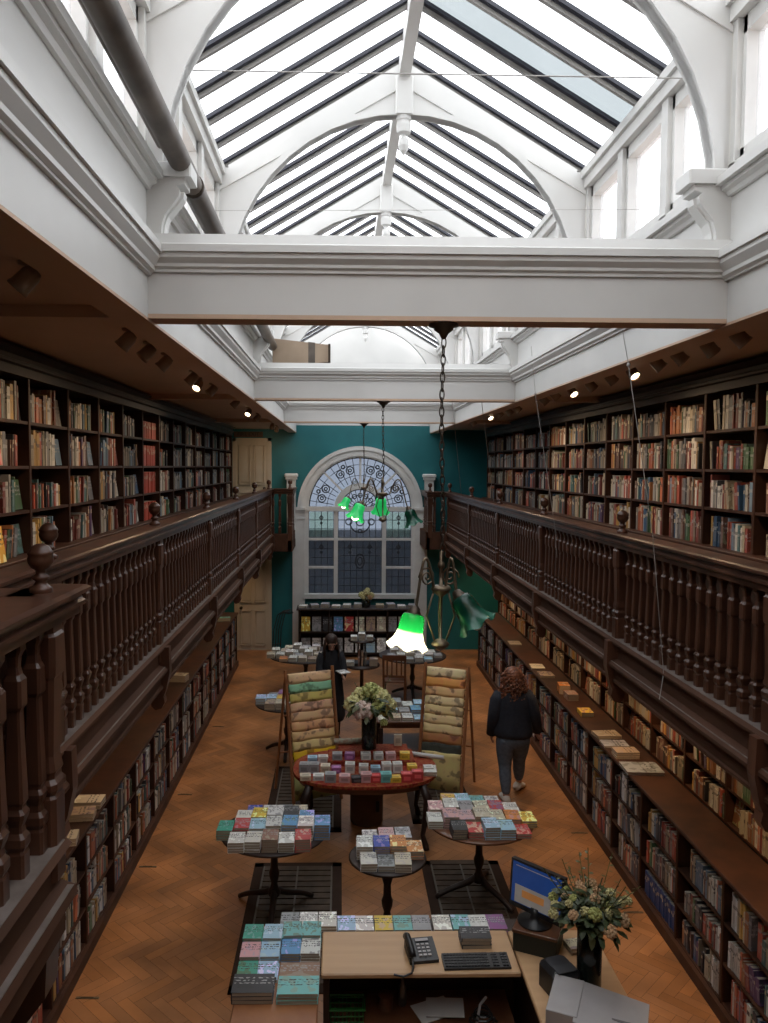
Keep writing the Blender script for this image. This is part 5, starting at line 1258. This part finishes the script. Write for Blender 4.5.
def hand_joints(base, wrist, d, side):
    """five fingers from the wrist along d (unit); side = thumb direction"""
    J, E = [], []; d = Vector(d).normalized(); sd = Vector(side).normalized(); nrm = d.cross(sd).normalized()
    palm = Vector(wrist)+d*.05; J.append((palm, (.026, .016))); E.append((wrist_i[0], base))
    i = base+1
    for k, (off, L) in enumerate(((-.027, .058), (-.009, .070), (.009, .075), (.026, .068))):
        a = palm+d*.030+sd*off*.9; b_ = a+d*L*.5+nrm*.008; c = b_+d*L*.45+nrm*.02
        J += [(a, .0095), (b_, .0085), (c, .0075)]; E += [(base, i), (i, i+1), (i+1, i+2)]; i += 3
    a = palm-d*.015+sd*.034; b_ = a+d*.035+sd*.018; J += [(a, .011), (b_, .0085)]; E += [(base, i), (i, i+1)]
    return J, E
wrist_i = [0]
def person(origin, rz, spec, label):
    root = empty('person', origin, label, 'person', None, rz)
    J = spec['J']; names = list(J); idx = {k: i for i, k in enumerate(names)}
    joints = [(Vector(J[k][0]), J[k][1]) for k in names]; edges = [(idx[a], idx[b_]) for a, b_ in spec['E']]
    for w_, dirv, sd in spec['hands']:
        wrist_i[0] = idx[w_]; jj, ee = hand_joints(len(joints), J[w_][0], dirv, sd); joints += jj; edges += ee
    skin_obj('body', joints, edges, SKIN, root, 0, 2)
    return root
def head(root, c, face, hairmat):
    """face features; face = unit direction"""
    c = Vector(c); f = Vector(face).normalized(); s_ = f.cross(Vector((0, 0, 1))).normalized(); u = s_.cross(f)
    m = MB().mat(SKIN); m.sphere(c+f*.098-u*.012, .015, 8, 6, (.8, 1, 1.4)); m.sphere(c+f*.088-u*.055, .016, 8, 5, (1.4, 1, .5))
    for sg_ in (-1, 1): m.sphere(c+s_*.074*sg_-u*.012, .024, 8, 6, (.5, .8, 1.2))
    m.mat(plain('eye_dark', (.02, .015, .012))); 
    for sg_ in (-1, 1): m.sphere(c+f*.083+s_*.031*sg_+u*.012, .011, 8, 5)
    m.build('facial_features', None, root, True)

# woman walking away: +Y is forward in local space
Jw = dict(pelvis=((0, 0, .88), (.125, .10)), spine=((0, .02, 1.05), (.115, .085)), chest=((0, .03, 1.22), (.13, .09)), neck0=((0, .03, 1.37), .055), neck=((0, .04, 1.43), .045), head0=((0, .055, 1.50), (.072, .078)), head1=((0, .05, 1.575), (.07, .078)),
          shL=((-.15, .03, 1.33), .055), elL=((-.205, -.01, 1.07), .04), wrL=((-.215, .06, .85), .027), shR=((.15, .03, 1.33), .055), elR=((.22, -.02, 1.08), .04), wrR=((.27, .06, .88), .027),
          hipL=((-.085, 0, .84), .09), knL=((-.08, .01, .47), .058), anL=((-.07, -.04, .08), .036), toL=((-.075, .10, .035), .03),
          hipR=((.085, 0, .84), .09), knR=((.10, .14, .49), .058), anR=((.13, .27, .13), .036), toR=((.17, .40, .06), .03))
Ew = [('pelvis', 'spine'), ('spine', 'chest'), ('chest', 'neck0'), ('neck0', 'neck'), ('neck', 'head0'), ('head0', 'head1'), ('chest', 'shL'), ('shL', 'elL'), ('elL', 'wrL'), ('chest', 'shR'), ('shR', 'elR'), ('elR', 'wrR'),
      ('pelvis', 'hipL'), ('hipL', 'knL'), ('knL', 'anL'), ('anL', 'toL'), ('pelvis', 'hipR'), ('hipR', 'knR'), ('knR', 'anR'), ('anR', 'toR')]
wm = person((2.12, 9.55, 0), 0, dict(J=Jw, E=Ew, hands=[('wrL', (-.02, .15, -1), (.2, 1, 0)), ('wrR', (.1, .15, -1), (-.2, 1, 0))]), 'person with curly auburn hair in black jacket and grey jeans walking away')
wm.scale = (1.15, 1.12, 1.0)
head(wm, (0, .06, 1.54), (.15, 1, -.15), HAIRA)
loft([(0, .0, .80, .205, .15), (0, 0, .86, .215, .16), (0, .01, .98, .20, .15), (0, .02, 1.12, .195, .14), (0, .03, 1.24, .205, .14), (0, .03, 1.34, .18, .12), (0, .035, 1.395, .10, .085), (0, .04, 1.42, .07, .07)], 'jacket', NAVY, wm, 24, True, .035)
for sx, k in ((-1, 'L'), (1, 'R')):
    a, b_, c = [Vector(Jw[j+k][0]) for j in ('sh', 'el', 'wr')]
    MB().tube([a+Vector((-sx*.03, 0, .015)), a+(b_-a)*.3, a+(b_-a)*.7, b_, b_+(c-b_)*.5, c+(c-b_)*.12], [.078, .083, .076, .070, .064, .055], 14).build('jacket_sleeve', NAVY, wm, True)
skin_obj('jeans', [((0, -.01, .92), (.165, .125)), ((0, -.01, .85), (.17, .135)), ((-.085, -.01, .74), .118), ((-.083, .005, .60), .098), ((-.08, .01, .46), .072), ((-.075, -.02, .28), .070), ((-.07, -.04, .10), .044),
                  ((.085, .02, .74), .118), ((.093, .08, .60), .098), ((.10, .14, .48), .072), ((.115, .21, .31), .070), ((.13, .27, .15), .044)], [(0, 1), (1, 2), (2, 3), (3, 4), (4, 5), (5, 6), (1, 7), (7, 8), (8, 9), (9, 10), (10, 11)], JEANS, wm, 1, 2)
def shoe(root, p, rz, pitch, mat=SHOE):
    m = MB(); R_ = Matrix.Translation(p)@Matrix.Rotation(rz, 4, 'Z')@Matrix.Rotation(pitch, 4, 'X')
    rings = [(-.095, .034, .0, .06), (-.08, .042, .0, .10), (-.02, .043, 0, .105), (.04, .048, 0, .08), (.10, .05, 0, .06), (.15, .042, 0, .05), (.18, .02, 0, .035)]
    vs = []; n = 10
    for (y, w_, z0, h) in rings:
        for k in range(n):
            t = 2*pi*k/n; vs.append(R_@Vector((w_*cos(t), y, max(0, h/2+h/2*sin(t)*1.15))))
    fs = [(j*n+k, j*n+(k+1) % n, (j+1)*n+(k+1) % n, (j+1)*n+k) for j in range(len(rings)-1) for k in range(n)]+[tuple(range(n-1, -1, -1)), tuple(range((len(rings)-1)*n, len(rings)*n))]
    m.add(vs, fs); m.build('shoe', mat, root, True)
shoe(wm, (-.07, .0, .0), 0, 0); shoe(wm, (.135, .30, .02), -.5, -.18)
hm = MB().mat(HAIRA); random.seed(5)
hm.sphere((0, .03, 1.56), .105, 16, 10, (1, 1, 1.05), .03)
for i in range(330):
    t = random.uniform(0, 2*pi); z = random.uniform(1.27, 1.66); base = .135 if z < 1.5 else .115*math.sqrt(max(.05, 1-((z-1.53)/.14)**2))
    rr = base*random.uniform(.75, 1.1); x, y = rr*cos(t)*1.05, .02+rr*sin(t)*.8
    if y > .06 and z < 1.5: continue
    P = Vector((x, y, z)); pts = []
    for k in range(6): pts.append(P+Vector((.012*sin(k*1.9+i), .012*cos(k*1.9+i), -.016*k)))
    hm.tube(pts, [.006, .010, .011, .010, .008, .003], 5)
hm.build('hair', None, wm, True)

# woman reading behind the left rack: faces the camera (-Y)
Jr = dict(pelvis=((0, 0, .88), (.12, .09)), spine=((0, 0, 1.05), (.11, .08)), chest=((0, -.01, 1.22), (.12, .085)), neck0=((0, -.02, 1.36), .05), neck=((0, -.05, 1.42), .042), head0=((0, -.09, 1.47), (.068, .075)), head1=((0, -.10, 1.54), (.068, .075)),
          shL=((-.145, -.01, 1.32), .052), elL=((-.18, -.06, 1.08), .038), wrL=((-.06, -.25, 1.08), .026), shR=((.145, -.01, 1.32), .052), elR=((.19, -.05, 1.07), .038), wrR=((.14, -.27, 1.04), .026),
          hipL=((-.08, 0, .84), .085), knL=((-.08, .0, .47), .055), anL=((-.08, .02, .08), .036), toL=((-.08, -.11, .035), .03), hipR=((.08, 0, .84), .085), knR=((.08, -.03, .47), .055), anR=((.09, .0, .08), .036), toR=((.10, -.13, .035), .03))
rd = person((-.13, 11.72, 0), .15, dict(J=Jr, E=Ew, hands=[('wrL', (.5, -.8, .1), (.2, .2, 1)), ('wrR', (.1, -1, .1), (-.5, 0, 1))]), 'person with long brown hair in long black coat, head bent, reading behind the left rack')
head(rd, (0, -.10, 1.51), (0, -1, -.55), HAIRB)
loft([(0, .0, .28, .25, .20), (0, 0, .5, .22, .18), (0, 0, .80, .19, .15), (0, 0, .95, .17, .13), (0, 0, 1.10, .165, .125), (0, -.01, 1.22, .18, .13), (0, -.01, 1.32, .175, .11), (0, -.02, 1.37, .10, .08), (0, -.03, 1.40, .06, .06)], 'long_coat', BLKCLOTH, rd, 24, True, .04)
for sx, k in ((-1, 'L'), (1, 'R')):
    a, b_, c = [Vector(Jr[j+k][0]) for j in ('sh', 'el', 'wr')]
    MB().tube([a+Vector((-sx*.03, 0, .01)), a+(b_-a)*.4, b_, b_+(c-b_)*.5, c], [.068, .064, .056, .050, .042], 12).build('coat_sleeve', BLKCLOTH, rd, True)
for x in (-.08, .10): MB().tube([(x, 0, .55), (x, .02, .10)], [.06, .045], 10).build('trouser_leg', BLKCLOTH, rd, True)
shoe(rd, (-.08, 0, 0), pi, 0, BLACK); shoe(rd, (.10, 0, 0), pi+.1, 0, BLACK)
hb = MB().mat(HAIRB); hb.sphere((0, -.06, 1.54), .098, 16, 10, (1, 1, 1), .02)
for i in range(170):
    t = random.uniform(-.5, pi+.5); x = .092*cos(t); y = -.05+.085*sin(t); z = 1.56+random.uniform(-.03, .04)
    if abs(x) < .045 and y < -.06: continue
    L = random.uniform(.22, .36); hb.tube([(x*.75, y, z), (x*1.1, y*1.0-.01, z-.10), (x*1.25, y-.02*(y < 0), z-L*.6), (x*1.15, y-.03*(abs(x) > .05), z-L)], [.010, .012, .011, .004], 5)
hb.build('hair', None, rd, True)
bkr = bpy.data.objects.new('open_booklet', BKM); COL.objects.link(bkr); bkr.location = (.03, 11.40, 1.10); bkr.scale = (.012, .15, .20); bkr.rotation_euler = (.35, -pi/2, -pi/2+.1); bkr.color = (.66, .64, .62, 1)
tag(bkr, 'white booklet held by the person in the black coat', 'booklet')

put_book(dict(p=(-2.135, 5.13, 3.478), e=(0, .14, pi), d=(.02, .13, .23), c=(.72, .38, .05)), 'displayed_book', 'orange book standing face out on the bottom shelf at the left picture edge', 'book', None)
put_book(dict(p=(-2.135, 5.10, 4.095), e=(0, .14, pi), d=(.02, .15, .21), c=(.55, .10, .07)), 'displayed_book', 'red and white book standing face out at the left picture edge', 'book', None)
flush_books()
